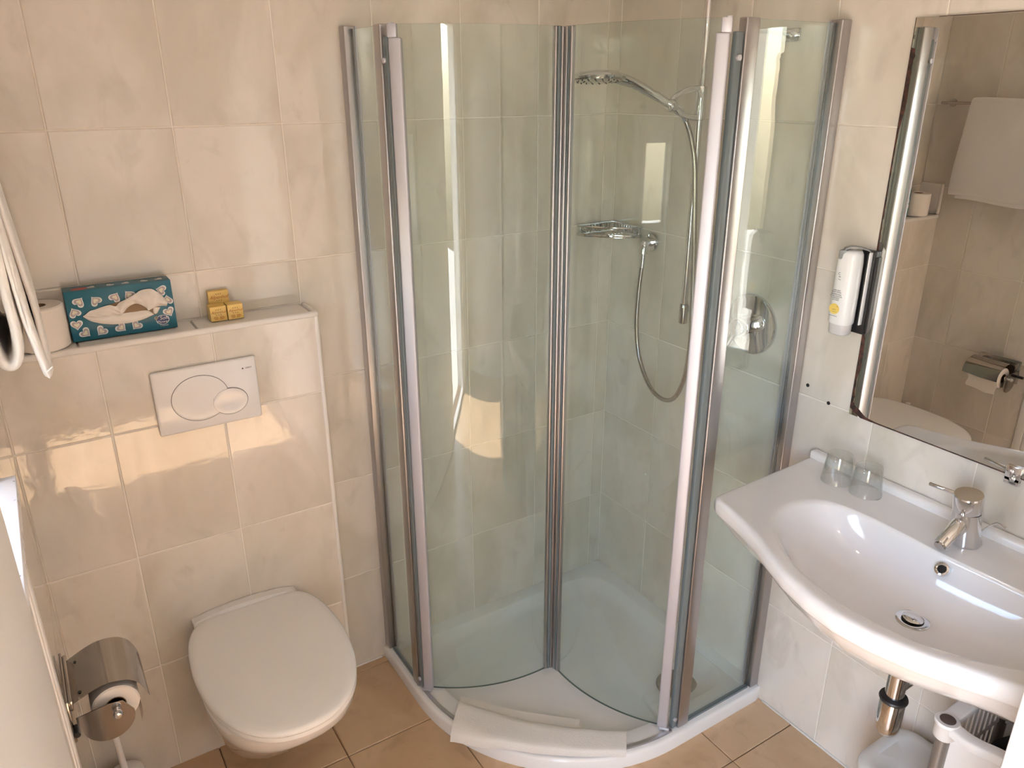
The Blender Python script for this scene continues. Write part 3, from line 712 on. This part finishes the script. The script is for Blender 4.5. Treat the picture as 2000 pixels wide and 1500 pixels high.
# three little soap cartons
def soap_box(x0, x1, y0, y1, z0, z1, label, rot=0, flat=False):
    t = thing('soap_carton', label, 'box', ((x0+x1)/2, (y0+y1)/2, z0), 'small yellow soap cartons on the ledge')
    me = box((x0, y0, z0), (x1, y1, z1), .0006, 1); fin('carton', me, 'yellow', t, False)
    c = Vector(((x0+x1)/2, y0-.0003, z0+(z1-z0)*(.76 if flat else .60))); w_ = x1-x0
    fin('carton_text', textmesh('Alpenhof', w_*.25, c, ux, uz, .0001, shear=.35), 'orange', t, False)
    for k in (-1, 0, 1):
        st = []
        for q in range(10):
            a = PI/2+PI*q/5; r = .0019 if q % 2 == 0 else .0008
            st.append(c+Vector((k*.0052+r*math.cos(a), 0, -w_*.17+r*math.sin(a))))
        fin('star_print', prism(st, (0, -.0001, 0)), 'brownprint', t, False)
        st2 = [p+Vector((0, 0, w_*.34)) for p in st]
        fin('star_print', prism(st2, (0, -.0001, 0)), 'brownprint', t, False)
    if not flat:
        for k, ww in ((0, .30), (1, .34), (2, .28)):
            z = z0+.010-k*.0028
            fin('small_print', join(box((c.x-w_*ww, y0-.0003, z), (c.x-w_*.05, y0, z+.0012)), box((c.x+w_*.04, y0-.0003, z), (c.x+w_*ww, y0, z+.0012))), 'orange', t, False)
    t.rotation_euler.z = rot
    return t
soap_box(-1.3145, -1.2755, -.060, -.026, ZLg, ZLg+.0365, 'yellow soap carton on the ledge, front left of the three')
soap_box(-1.2735, -1.2365, -.064, -.030, ZLg, ZLg+.0375, 'yellow soap carton on the ledge, front right of the three')
soap_box(-1.3065, -1.2575, -.0215, -.0035, ZLg, ZLg+.0660, 'taller yellow soap carton standing behind the two small ones against the wall', flat=True)

# ---------------------------------------------------------------- hand towel on the left wall
trl = thing('towel_rail', 'thin steel towel rail on the left wall above the towel', 'towel rail', (-1.72, -.33, 1.71))
fin('bar', cyl((-1.722, -.055, 1.716), (-1.722, -.63, 1.716), .006, n=20, bev=.001), 'steel', trl)
for y in (-.075, -.60):
    fin('wall_post', join(cyl((-1.722, y, 1.716), (-1.7775, y, 1.716), .0065, n=16), cyl((-1.770, y, 1.716), (-1.7775, y, 1.716), .015, n=24)), 'steel', trl)
def cloth(profile, y0, y1, ny, th, wob, nsub=6):
    """profile: (x, z) polyline swept along y with slight changes, then thickened"""
    P = cat([(x, 0, z) for x, z in profile], nsub); rows = []
    for j in range(ny+1):
        t = (j/ny) if ny < 4 else (0, .006/abs(y1-y0))[j] if j < 2 else 1-(0, .006/abs(y1-y0))[ny-j] if ny-j < 2 else j/ny; y = y0+(y1-y0)*t; row = []
        for i, p in enumerate(P):
            s = i/(len(P)-1)
            row.append(Vector((p.x+wob*math.sin(9*t+s*7)*s*(1-.0), y+.004*math.sin(s*9), p.z+.006*math.sin(5*t+1)*s)))
        rows.append(row)
    n = len(P)
    top, bot = [], []
    cum = [0]
    for i in range(1, n): cum.append(cum[-1]+(P[i]-P[i-1]).length)
    for jr, row in enumerate(rows):
        a, b = [], []
        fy = (.30, .75)[jr] if jr < 2 else (.30, .75)[ny-jr] if ny-jr < 2 else 1
        for i in range(n):
            d = (row[min(i+1, n-1)]-row[max(i-1, 0)]).normalized(); e = min(cum[i], cum[-1]-cum[i])/(th*.6); q = Vector((-d.z, 0, d.x))*th/2*fy*(max(.0, 1-(1-min(1, e))**2)**.5*.85+.15)
            a.append(row[i]+q); b.append(row[i]-q)
        top.append(a); bot.append(b)
    rings = [a+b[::-1] for a, b in zip(top, bot)]
    return loft(rings)
tw = thing('hand_towel', 'white terry hand towel hanging in folds over the rail on the left wall', 'towel', (-1.71, -.35, 1.30))
fin('towel_fold', cloth([(-1.7640, 1.38), (-1.7620, 1.50), (-1.7560, 1.64), (-1.7440, 1.715), (-1.722, 1.7325), (-1.704, 1.715), (-1.6920, 1.66), (-1.6860, 1.59), (-1.6810, 1.52), (-1.6765, 1.46), (-1.6750, 1.41), (-1.6745, 1.352)], -.185, -.530, 16, .012, .0015), 'terry', tw, ang=70)
fin('towel_fold', cloth([(-1.7000, 1.655), (-1.6985, 1.61), (-1.6960, 1.575), (-1.6935, 1.53), (-1.6915, 1.485), (-1.6905, 1.449), (-1.6880, 1.412), (-1.6830, 1.374), (-1.6765, 1.338)], -.215, -.547, 16, .018, .002), 'terry', tw, ang=70)
fin('towel_fold', cloth([(-1.7130, 1.640), (-1.7090, 1.580), (-1.7085, 1.530), (-1.7095, 1.480), (-1.7080, 1.442), (-1.7085, 1.412), (-1.7120, 1.386), (-1.7230, 1.370), (-1.7360, 1.373), (-1.7440, 1.394), (-1.7430, 1.430), (-1.7330, 1.470), (-1.7280, 1.520)], -.205, -.552, 16, .018, .0018), 'terry', tw, ang=70)
fin('care_tag', box((-1.6755, -.5485, 1.346), (-1.6735, -.5475, 1.360), 0, 1, (0, .9, 0)), 'white', tw, False)

# ---------------------------------------------------------------- toilet roll holder + roll
hd_ = thing('paper_holder', 'polished steel toilet roll holder with curved cover on the left wall', 'toilet roll holder', (-W+.002, -.49, .60))
fin('back_plate', join(box((-1.7770, -.578, .606), (-1.7710, -.412, .704), .002), box((-1.7710, -.572, .676), (-1.7640, -.418, .700), .002)), 'steel', hd_)
covp = [(-1.7650, .6835), (-1.7450, .6905), (-1.7250, .6985), (-1.7050, .7055), (-1.6850, .7065), (-1.6650, .6990), (-1.6500, .6830), (-1.6400, .6620), (-1.6330, .6400)]
fin('cover', cloth(covp, -.418, -.563, 2, .0016, 0.0), 'steel', hd_, ang=60)
fin('rivet', join(*[cyl((-1.750, y, .6880), (-1.7495, y, .6905), .0035, n=12) for y in (-.44, -.54)]), 'dark', hd_)
sp = []
for k in range(37):
    a = PI*.10-PI*1.12*k/36; sp.append((-1.7120+.0470*math.cos(a), .6280+.0480*math.sin(a)))
side = [(-1.7650, .6600), (-1.7120, .6655), (-1.6820, .6620)]+sp[2:]+[(-1.7650, .6150)]
fin('side_plate', prism([(a, -.5745, b) for a, b in side], (0, -.0016, 0)), 'steel', hd_)
fin('hinge_pin', cyl((-1.768, -.574, .640), (-1.768, -.60, .640), .006, n=12), 'dark', hd_)
fin('spindle', join(cyl((-1.695, -.425, .6440), (-1.695, -.585, .6440), .0055, n=16), lathe([(.013, 0), (.013, .004), (.007, .008), (.006, .014), (.0088, .018), (.0092, .023), (.006, .028), (0, .029)], (-1.695, -.5665, .6440), (0, -1, 0), 24)), 'chrome', hd_)
t = thing('toilet_roll', 'white toilet roll hanging inside the steel holder on the left wall', 'toilet roll', (-1.695, -.49, .60))
fin('paper', join(roll_mesh((-1.695, -.432, .6410), (0, -1, 0), .0440, .125, .0195)), 'paper', t)
fin('core', lathe([(.0194, 0), (.0194, .124), (.018, .124), (.018, 0)], (-1.695, -.4325, .6410), (0, -1, 0), 36, False, False), 'cardshade', t)
fin('loose_sheet', cloth([(-1.6530, .648), (-1.6505, .630), (-1.6515, .605), (-1.6560, .577)], -.435, -.556, 3, .0008, .001), 'paper', t)
# toilet brush
bt = thing('toilet_brush', 'white toilet brush in its holder on the floor between wall and toilet', 'toilet brush', (-1.716, -.175, .0))
fin('holder', lathe([(.040, 0), (.044, .004), (.046, .06), (.043, .105), (.040, .108), (.036, .108), (.036, .02)], (-1.716, -.175, .0005), (0, 0, 1), 40, True, True), 'gloss', bt)
fin('lid', lathe([(.044, .1085), (.044, .112), (.030, .117), (.011, .120)], (-1.716, -.175, 0), (0, 0, 1), 36), 'gloss', bt)
fin('handle', tube([(-1.716, -.175, .115), (-1.718, -.172, .20), (-1.722, -.168, .30), (-1.726, -.164, .385)], [.0085, .0080, .0090, .0105], 18), 'gloss', bt)

# ---------------------------------------------------------------- washbasin
YC = -1.33
oh = [(0, -.876), (-.375, -.889), (-.392, -.894), (-.401, -.909), (-.405, -.930), (-.415, -.965), (-.430, -1.015), (-.450, -1.065), (-.480, -1.125), (-.508, -1.190), (-.528, -1.262), (-.536, YC)]
outp = oh+[(x, 2*YC-y) for x, y in oh[-2::-1]]
ihh = [(-.170, YC), (-.165, -1.20), (-.168, -1.12), (-.182, -1.065), (-.215, -1.030), (-.262, -1.016), (-.318, -1.020), (-.368, -1.048), (-.412, -1.095), (-.452, -1.16), (-.480, -1.235), (-.492, YC)]
inp = ihh+[(x, 2*YC-y) for x, y in ihh[-2:0:-1]]
inp = [(p.x, p.y) for p in cat([(a, b, 0) for a, b in inp], 5, True)]
SC = (-.25, YC); NS = 200; ZB = .880
def sring(poly, z, s=1.0, c=None):
    c = c or SC
    return [Vector((min(-.0006, c[0]+(p.x-c[0])*s), c[1]+(p.y-c[1])*s, z)) for p in ray_outline(poly, SC, NS)]
DRN = (-.275, -1.345)
def bring(t, z):
    return [Vector((p.x+(DRN[0]-p.x)*t, p.y+(DRN[1]-p.y)*t, z)) for p in ray_outline(inp, SC, NS)]
def lip(off, z):
    """outer outline shifted inward by off, except along the wall"""
    out = []
    for p in ray_outline(outp, SC, NS):
        d = (Vector(SC)-p).normalized(); k = off if p.x < -.02 else 0
        out.append(Vector((min(-.0006, p.x+d.x*k), p.y+d.y*off, z)))
    return out
und = [sring(outp, .706, .10), sring(outp, .708, .30), sring(outp, .718, .48), sring(outp, .740, .66), sring(outp, .773, .80), sring(outp, .806, .90), sring(outp, .830, .955)]
srings = und+[lip(.006, .840), lip(.001, .846), lip(0, .858), lip(0, .868), lip(.002, .875), lip(.008, .880), lip(.014, .8815), lip(.022, .8810)]
srings += [bring(-.03, .880), bring(0, .879), bring(.03, .872), bring(.07, .858), bring(.13, .838), bring(.22, .815), bring(.35, .796), bring(.52, .782), bring(.70, .773), bring(.86, .768)]
wb = thing('washbasin', 'wide white ceramic washbasin with a bulging front under the mirror', 'sink', (-.25, YC, .71))
fin('basin', loft(srings), 'porcelain', wb, ang=75)
fin('rear_upstand', box((-.030, -1.782, .872), (-.0006, -.878, .9005), .009, 4), 'porcelain', wb)
0 and fin('front_bulge', lathe([(.001, 0), (.05, .003), (.085, .012), (.10, .03)], (-.30, -1.50, .712), (.1, 0, 1), 40), 'porcelain', wb)
odir = Vector((-.75, 0, .66)).normalized(); oc = Vector((-.1865, -1.338, .8555))
ov = fin('overflow_ring', lathe([(.0085, .000), (.0085, .0035), (.0105, .0055), (.0140, .0045), (.0148, .002), (.0148, -.004)], oc, odir, 36, False, False), 'chrome', wb)
fin('overflow_hole', cyl(oc-odir*.004, oc+odir*.0012, .0088, n=30), 'hole', wb)
fin('drain_ring', lathe([(.0215, -.002), (.0215, .0015), (.027, .0030), (.0325, .0018), (.034, -.003)], (DRN[0], DRN[1], .7685), (0, 0, 1), 44, False, False), 'chrome', wb)
fin('drain_hole', cyl((DRN[0], DRN[1], .764), (DRN[0], DRN[1], .7690), .0218), 'hole', wb)
st = fin('drain_stopper', lathe([(.017, 0), (.0200, .002), (.0205, .004), (.017, .0060), (0, .0068)], (DRN[0]+.001, DRN[1]+.001, .7695), (.10, -.06, 1), 40), 'chrome', wb)
# tap
FX_, FY_ = -.088, -1.323
TA = Vector((-.17, .02, 1)).normalized()
def ta(h, dx_=0, dy_=0): return Vector((FX_+dx_, FY_+dy_, .8812))+TA*h
tp = thing('tap', 'chrome single-lever basin mixer tap on the washbasin', 'tap', (FX_, FY_, .8812))
fin('body', loft([[Vector((FX_+r*math.cos(2*PI*j/48), FY_+r*math.sin(2*PI*j/48), .8812))+TA*h for j in range(48)] for r, h in ((.0325, 0), (.0325, .004), (.0305, .030), (.0285, .062), (.0275, .080))]), 'chrome', tp)
fin('cap', lathe([(.0272, .0), (.0284, .002), (.0286, .036), (.0272, .0395), (.0, .0405)], ta(.083), TA, 48), 'chrome', tp)
fin('cap_gap', cyl(ta(.079), ta(.0835), .0268), 'dark', tp)
fin('lever', cyl(ta(.112, 0, .015), ta(.113, -.010, .080), .0042, n=16, bev=.0015), 'chrome', tp)
sp0 = ta(.066); sdir = Vector((-.078, .002, -.046))
fin('spout', cyl(sp0, sp0+sdir, .0165, .0145, n=36, bev=.001), 'chrome', tp)
e_ = sp0+sdir
fin('aerator', cyl(e_-sdir*.05, e_+sdir.normalized()*.004, .0118, n=30), 'steel', tp)
fin('popup_rod', join(tube(cat([(FX_+.036, FY_-.006, .885), (FX_+.038, FY_-.012, .90), (FX_+.044, FY_-.030, .925), (FX_+.044, FY_-.040, .932), (FX_+.040, FY_-.056, .931)], 5), .0022, 10)), 'chrome', tp)
# tumblers, upside down
for k, (x, y, lab) in enumerate(((-.083, -1.003, 'upside-down clear drinking glass on the basin rim, the one nearer the shower'), (-.078, -1.079, 'upside-down clear drinking glass on the basin rim, the one nearer the tap'))):
    me = lathe([(.0375, 0), (.0380, .0008), (.0375, .0025), (.0345, .030), (.0310, .062), (.0300, .071), (.0285, .0735), (.0, .0735), (.0, .0655), (.0265, .0655), (.0290, .0600), (.0328, .030), (.0358, .0025), (.0362, .0004)], (x, y, ZB+.0018), (0, 0, 1), 56, False, False)
    me2 = me
    o = fin('drinking_glass', me, 'tumbler', None, ang=50); org(o)
    bm = bmesh.new(); bm.from_mesh(o.data)
    bmesh.ops.bridge_loops(bm, edges=[e for e in bm.edges if len(e.link_faces) == 1]); bmesh.ops.remove_doubles(bm, verts=bm.verts, dist=2e-5)
    bmesh.ops.recalc_face_normals(bm, faces=bm.faces); bm.to_mesh(o.data); bm.free()
    tag(o, lab, 'glass', 'drinking glasses on the washbasin')
# bottle trap
bt2 = thing('bottle_trap', 'chrome bottle trap below the washbasin', 'drain pipe', (-.262, -1.336, .455))
fin('tailpipe', cyl((-.262, -1.336, .56), (-.268, -1.339, .725), .020, n=32), 'chrome', bt2)
fin('trap_nut', lathe([(.021, 0), (.0285, .002), (.030, .006), (.0285, .010), (.021, .012)], (-.262, -1.336, .545), (0, 0, 1), 36), 'dark', bt2)
fin('cup', lathe([(.0, 0), (.012, .001), (.020, .006), (.0250, .018), (.0262, .035), (.0262, .092), (.0240, .098), (.0205, .100)], (-.262, -1.336, .452), (0, 0, 1), 40), 'chrome', bt2)
fin('outlet_pipe', join(cyl((-.262, -1.336, .580), (-.0006, -1.336, .580), .0155, n=28), cyl((-.010, -1.336, .580), (-.0006, -1.336, .580), .032, n=36, bev=.003)), 'chrome', bt2)

# ---------------------------------------------------------------- mirror
mi = thing('wall_mirror', 'large frameless mirror above the washbasin, brown corrosion along its left edge', 'mirror', (-.004, YC, 1.027))
my0, my1, mz0, mz1 = -.957, -1.66, 1.0272, 1.927
fin('mirror_glass', box((-.0055, my1, mz0), (-.0006, my0, mz1)), 'mirror', mi, False)
xm = -.0056
edge = [(1.927, .000), (1.922, .001), (1.870, .001), (1.868, .009), (1.855, .012), (1.84, .009), (1.80, .010), (1.76, .011), (1.72, .007), (1.69, .004), (1.65, .0035), (1.60, .003), (1.54, .0035), (1.50, .003), (1.46, .0045), (1.42, .004), (1.39, .007),
        (1.36, .010), (1.33, .009), (1.29, .008), (1.25, .0055), (1.22, .009), (1.18, .012), (1.15, .010), (1.12, .005), (1.09, .006), (1.075, .008), (1.062, .006), (1.055, .011), (1.049, .020), (1.046, .028), (1.040, .036), (1.034, .046), (1.0305, .075), (1.0300, .20), (1.0298, .70)]
poly = [(xm, my0, mz1)]+[(xm, my0-d, z) for z, d in edge]+[(xm, my1, mz0), (xm, my0, mz0)]
# jagged outline built from short quads between the rim and the broken silver line
vs, fs = [], []
jag = []
for i in range(len(edge)-1):
    (za, da), (zb, db) = edge[i], edge[i+1]
    for s in range(4):
        t = s/4; jag.append((za+(zb-za)*t, max(.0012, da+(db-da)*t+random.uniform(-.0009, .0009))))
jag.append(edge[-1])
for z, d in jag:
    if d < .03: vs += [(xm, my0, z), (xm, my0-d, z), (xm-.0003, my0-d, z), (xm-.0003, my0, z)]
    else: vs += [(xm, my0-d, mz0), (xm, my0-d, max(z, mz0+.0022)), (xm-.0003, my0-d, max(z, mz0+.0022)), (xm-.0003, my0-d, mz0)]
for i in range(len(jag)-1):
    a, b = 4*i, 4*i+4
    for q in range(4): fs.append((a+q, a+(q+1) % 4, b+(q+1) % 4, b+q))
fin('corroded_edge', pyme(vs, fs), 'tarnish', mi, False)
fin('corroded_edge', box((xm-.0003, my1, mz1-.0012), (xm, my0-.05, mz1)), 'tarnish', mi, False)
for y in (-1.352, -1.62):
    cl = fin('mirror_clip', join(box((-.0115, y-.016, 1.017), (-.0056, y+.016, 1.052), .002, 2), box((-.0115, y-.016, 1.010), (-.0006, y+.016, 1.0268), .002, 2)), 'chrome', mi)
    fin('clip_screw', join(lathe([(.0065, 0), (.006, .003), (.003, .0045), (0, .005)], (-.0112, y+.004, 1.040), (-1, 0, 0), 20), lathe([(.0065, 0), (.006, .003), (.003, .0045), (0, .005)], (-.0112, y-.002, 1.025), (-1, 0, 0), 20)), 'chrome', cl)

# ---------------------------------------------------------------- soap dispenser
dx, dy = -.046, -.922
ds = thing('soap_dispenser', 'white wall-mounted liquid soap dispenser with grey clip between shower and mirror', 'soap dispenser', (dx, dy, 1.236))
def oval_ring(hx, hy, z, ox=0, oy=0, n=40, p=2.6):
    out = []
    for k in range(n):
        a = 2*PI*k/n; c, s = math.cos(a), math.sin(a)
        out.append(Vector((dx+ox+hx*math.copysign(abs(c)**(2/p), c), dy+oy+hy*math.copysign(abs(s)**(2/p), s), z)))
    return out
fin('bottle', loft([oval_ring(.023, .0255, 1.262), oval_ring(.025, .0275, 1.266), oval_ring(.0255, .0280, 1.33), oval_ring(.0250, .0275, 1.41), oval_ring(.0235, .0260, 1.430), oval_ring(.019, .022, 1.438), oval_ring(.008, .012, 1.440)]), 'bottle', ds, ang=60)
fin('bottom_cap', loft([oval_ring(.0200, .0220, 1.2365), oval_ring(.0215, .0240, 1.239), oval_ring(.0225, .0250, 1.2618)]), 'frost', ds, ang=60)
fin('bracket', join(box((-.019, dy-.043, 1.238), (-.0005, dy-.006, 1.438), .003), box((-.014, dy-.048, 1.240), (-.0008, dy-.034, 1.425), .002)), 'dark', ds)  # black bracket, its width also standing in for the shadow beside it
arch = cat([(-.060, dy+.012, 1.428), (-.060, dy+.010, 1.441), (-.052, dy-.002, 1.447), (-.040, dy-.016, 1.446), (-.024, dy-.028, 1.440), (-.012, dy-.030, 1.428)], 5)
fin('clip', join(loft([[p+Vector((a_*.7, a_*.7, 0))*1.0+Vector((0, 0, b_)) for a_, b_ in ((-.010, -.0015), (.010, -.0015), (.010, .0015), (-.010, .0015))] for p in arch]), box((-.070, dy-.002, 1.418), (-.058, dy+.018, 1.440), .003, 2, (0, 0, .5))), 'capgrey', ds)
fin('back_rib', join(box((-.030, dy-.0335, 1.262), (-.018, dy-.0290, 1.432), .0015), ), 'dark', ds)
fin('back_rib', join(box((-.030, dy-.0370, 1.262), (-.018, dy-.0338, 1.436), .0012), ), 'bottle', ds)
lx = dx-.0259
lu, lv = Vector((0, -1, 0)), Vector((0, 0, 1))
def LT(s, size, z, oy=0.0, m='ink'): fin('label_text', textmesh(s, size, (lx, dy+oy, z), lu, lv, .0001), m, ds, False)
LT('C', .0085, 1.3845, .006); LT('ea', .0060, 1.3785, .004); LT('Cosy', .0036, 1.3715, .004)
for s, z in (('HAIR AND', 1.3450), ('BODY WASH', 1.3405), ('SHAMPOOING', 1.3350), ('ET GEL DOUCHE', 1.3305), ('CHEVEUX', 1.3260), ('& CORPS', 1.3215)): LT(s, .0042, z, .006)
fin('label_patch', prism([Vector((lx+.0004, dy+.006+.0135*math.cos(2*PI*k/28)*(1 if True else 1), 1.3000+.0135*math.sin(2*PI*k/28)*.95)) for k in range(28)], (-.0005, 0, 0)), 'labelyellow', ds, False)
LT('v', .0080, 1.3075, -.001, 'brownprint'); LT('vital', .0058, 1.2990, .006, 'brownprint'); LT('natural', .0042, 1.2935, .005, 'brownprint')
fin('label_text', box((lx-.0001, dy-.004, 1.2825), (lx+.0003, dy+.018, 1.2832)), 'ink', ds, False)

# ---------------------------------------------------------------- bath mat folded over the tray rim
def mat_mesh():
    front = cat([(-.918, -.482, 0), (-.865, -.545, 0), (-.795, -.610, 0), (-.725, -.668, 0), (-.655, -.722, 0), (-.590, -.765, 0), (-.533, -.800, 0)], 5)
    back = cat([(-.822, -.372, 0), (-.770, -.450, 0), (-.715, -.522, 0), (-.655, -.585, 0), (-.595, -.640, 0), (-.535, -.690, 0), (-.474, -.733, 0)], 5)
    nu = len(front)-1; nv = 12; top, bot = [], []
    for i in range(nu+1):
        s = i/nu; a, b = [], []
        for j in range(nv+1):
            t = j/nv; p = front[i].lerp(back[i], t)
            r = math.hypot(p.x-ACx, p.y-ACy)
            base = .0525 if r > AR-.09 else .0525-.006*min(1, (AR-.09-r)/.05)
            if r > AR: base = .0525-.25*(r-AR)
            lift = .004*math.sin(PI*s*1.6+.5)*(1-t)+.0015*math.sin(s*23+t*3)
            thick = .019*(1-abs(2*t-1)**6)**.5*(.85+.15*math.cos(s*3))
            z0 = base+max(0, lift)
            a.append(Vector((p.x, p.y, z0+thick))); b.append(Vector((p.x, p.y, z0)))
        top.append(a); bot.append(b)
    return loft([a+b[::-1] for a, b in zip(top, bot)])
bmx = thing('bath_mat', 'folded white bath mat laid over the front rim of the shower tray', 'bath mat', (-.70, -.60, .052))
fin('folded_cloth', mat_mesh(), 'mat', bmx, ang=75)
def flap():
    A = cat([(-.812, -.352, 0), (-.745, -.435, 0), (-.690, -.500, 0), (-.620, -.566, 0), (-.560, -.62, 0)], 6)
    B = cat([(-.835, -.395, 0), (-.775, -.475, 0), (-.715, -.540, 0), (-.650, -.600, 0), (-.575, -.66, 0)], 6)
    rows = []
    for i in range(len(A)):
        pa, pb = A[i], B[i]; k = 1-i/(len(A)-1)
        q = [Vector((pa.x, pa.y, .0475)), Vector((pb.x, pb.y, .0500)), Vector((pb.x, pb.y, .056)), Vector((pa.x, pa.y, .0475+.006*(.4+.6*k)))]
        rows.append(q)
    return loft(rows)
fin('under_fold', flap(), 'mat', bmx, ang=75)

# ---------------------------------------------------------------- bin and laundry basket under the basin
def rrect(cx, cy, hx, hy, r, z, n=8):
    out = []
    for (sx, sy), a0 in (((1, 1), 0), ((-1, 1), PI/2), ((-1, -1), PI), ((1, -1), 1.5*PI)):
        for k in range(n+1):
            a = a0+PI/2*k/n; out.append(Vector((cx+sx*(hx-r)+r*math.cos(a), cy+sy*(hy-r)+r*math.sin(a), z)))
    return out
bi = thing('waste_bin', 'milky white plastic waste bin with lid below the washbasin trap', 'bin', (-.138, -1.353, 0))
bcx, bcy = -.133, -1.352
fin('body', loft([rrect(bcx, bcy, .085, .078, .04, .0), rrect(bcx, bcy, .088, .080, .04, .004), rrect(bcx, bcy, .104, .092, .05, .268), rrect(bcx, bcy, .104, .092, .05, .272)]), 'bin', bi)
fin('lid', loft([rrect(bcx, bcy, .107, .095, .052, .2725), rrect(bcx, bcy, .109, .096, .052, .277), rrect(bcx, bcy, .107, .095, .052, .286), rrect(bcx, bcy, .098, .086, .05, .293), rrect(bcx, bcy, .080, .068, .045, .294), rrect(bcx, bcy, .076, .064, .045, .291), rrect(bcx, bcy, .03, .03, .02, .295)]), 'bin', bi)
lb = thing('laundry_basket', 'tall white slotted laundry basket with grey corner tubes below the washbasin', 'basket', (-.165, -1.66, .0))
x0, x1, y1_, y0_ = -.300, -.028, -1.452, -1.87
zt_, zb_ = .600, .33
def slotted(u0, u1, fix, along, zc=(.44, .56)):
    """panel with two rows of upright slots; along 'x' or 'y'"""
    parts = []
    def bb(a, b, c, d):
        if along == 'x': parts.append(box((a, fix-.0015, c), (b, fix+.0015, d)))
        else: parts.append(box((fix-.0015, a, c), (fix+.0015, b, d)))
    bb(u0, u1, zb_, .395); bb(u0, u1, .478, .492); bb(u0, u1, .575, zt_)
    n = int(abs(u1-u0)/.021); st_ = (u1-u0)/n
    for k in range(n+1):
        c = u0+st_*k
        for r0, r1 in ((.395, .478), (.492, .575)): bb(max(min(u0, u1), c-.0062), min(max(u0, u1), c+.0062), r0, r1)
    return join(*parts)
fin('slotted_panel', slotted(x0+.012, x1-.012, y1_-.012, 'x'), 'basket', lb, False)
fin('slotted_panel', slotted(x0+.012, x1-.012, y0_+.012, 'x'), 'basket', lb, False)
fin('side_panel', join(box((x0+.010, y0_+.012, zb_), (x0+.013, y1_-.012, .50)), box((x0+.010, y0_+.012, .535), (x0+.013, y1_-.012, zt_)), box((x0+.010, y1_-.115, .50), (x0+.013, y1_-.012, .535)), box((x0+.010, y0_+.012, .50), (x0+.013, y0_+.115, .535))), 'basket', lb, False)
fin('slotted_panel', slotted(y0_+.012, y1_-.012, x1-.012, 'y'), 'basket', lb, False)
fin('floor_panel', box((x0+.012, y0_+.012, zb_-.003), (x1-.012, y1_-.012, zb_)), 'basket', lb, False)
# rim with corner sockets and a dip in the long side
def rim():
    parts = []
    wv = cat([(x0+.010, y1_-.018, 0), (x0+.004, y1_-.05, 0), (x0+.006, y1_-.075, 0), (x0+.022, y1_-.11, -.004), (x0+.030, y1_-.16, -.006), (x0+.030, y0_+.16, -.006), (x0+.022, y0_+.11, -.004), (x0+.004, y0_+.05, 0), (x0+.010, y0_+.018, 0)], 6)
    rows = [[p+Vector((0, 0, zt_))+Vector((a, 0, b)) for a, b in ((-.015, -.012), (-.016, .004), (-.012, .008), (.010, .008), (.013, .004), (.013, -.002))] for p in wv]
    parts.append(loft(rows))
    parts.append(box((x0+.01, y1_-.022, zt_-.010), (x1-.01, y1_+.010, zt_+.008), .004, 2))
    parts.append(box((x0+.01, y0_-.010, zt_-.010), (x1-.01, y0_+.022, zt_+.008), .004, 2))
    parts.append(box((x1-.022, y0_+.02, zt_-.010), (x1+.010, y1_-.02, zt_+.008), .004, 2))
    for cx_, cy_ in ((x0+.008, y1_-.010), (x1-.008, y1_-.010), (x0+.008, y0_+.010), (x1-.008, y0_+.010)):
        parts.append(lathe([(.019, -.032), (.0205, -.030), (.0205, .000), (.0235, .003), (.0240, .008), (.0220, .0105), (.0, .0105)], (cx_, cy_, zt_), (0, 0, 1), 28))
    return join(*parts)
fin('rim', rim(), 'basket', lb, ang=50)
for cx_, cy_ in ((x0+.008, y1_-.010), (x1-.008, y1_-.010), (x0+.008, y0_+.010), (x1-.008, y0_+.010)):
    fin('corner_tube', cyl((cx_, cy_, .0005), (cx_, cy_, zt_-.028), .0140, n=24), 'pole', lb)
    fin('tube_plug', lathe([(.0150, 0), (.0150, .0012), (.013, .002), (0, .0022)], (cx_, cy_, zt_+.0105), (0, 0, 1), 28), 'polecap', lb)
# black laundry in the basket
def blob(c, s, n=18):
    rings = []
    for i in range(n+1):
        a = PI*i/n; r = []
        for j in range(28):
            b = 2*PI*j/28; k = 1+.14*math.sin(3*b+2*a)+.10*math.sin(5*b-4*a+1)
            r.append(Vector((c[0]+s[0]*math.sin(a)*math.cos(b)*k, c[1]+s[1]*math.sin(a)*math.sin(b)*k, c[2]+s[2]*-math.cos(a)*(1+.12*math.sin(4*b+a)))))
        rings.append(r)
    return loft(rings)
tag(org(fin('black_garment', blob((-.128, -1.590, .448), (.085, .085, .118)), 'black', None, ang=80)), 'crumpled black garment inside the laundry basket', 'clothes')
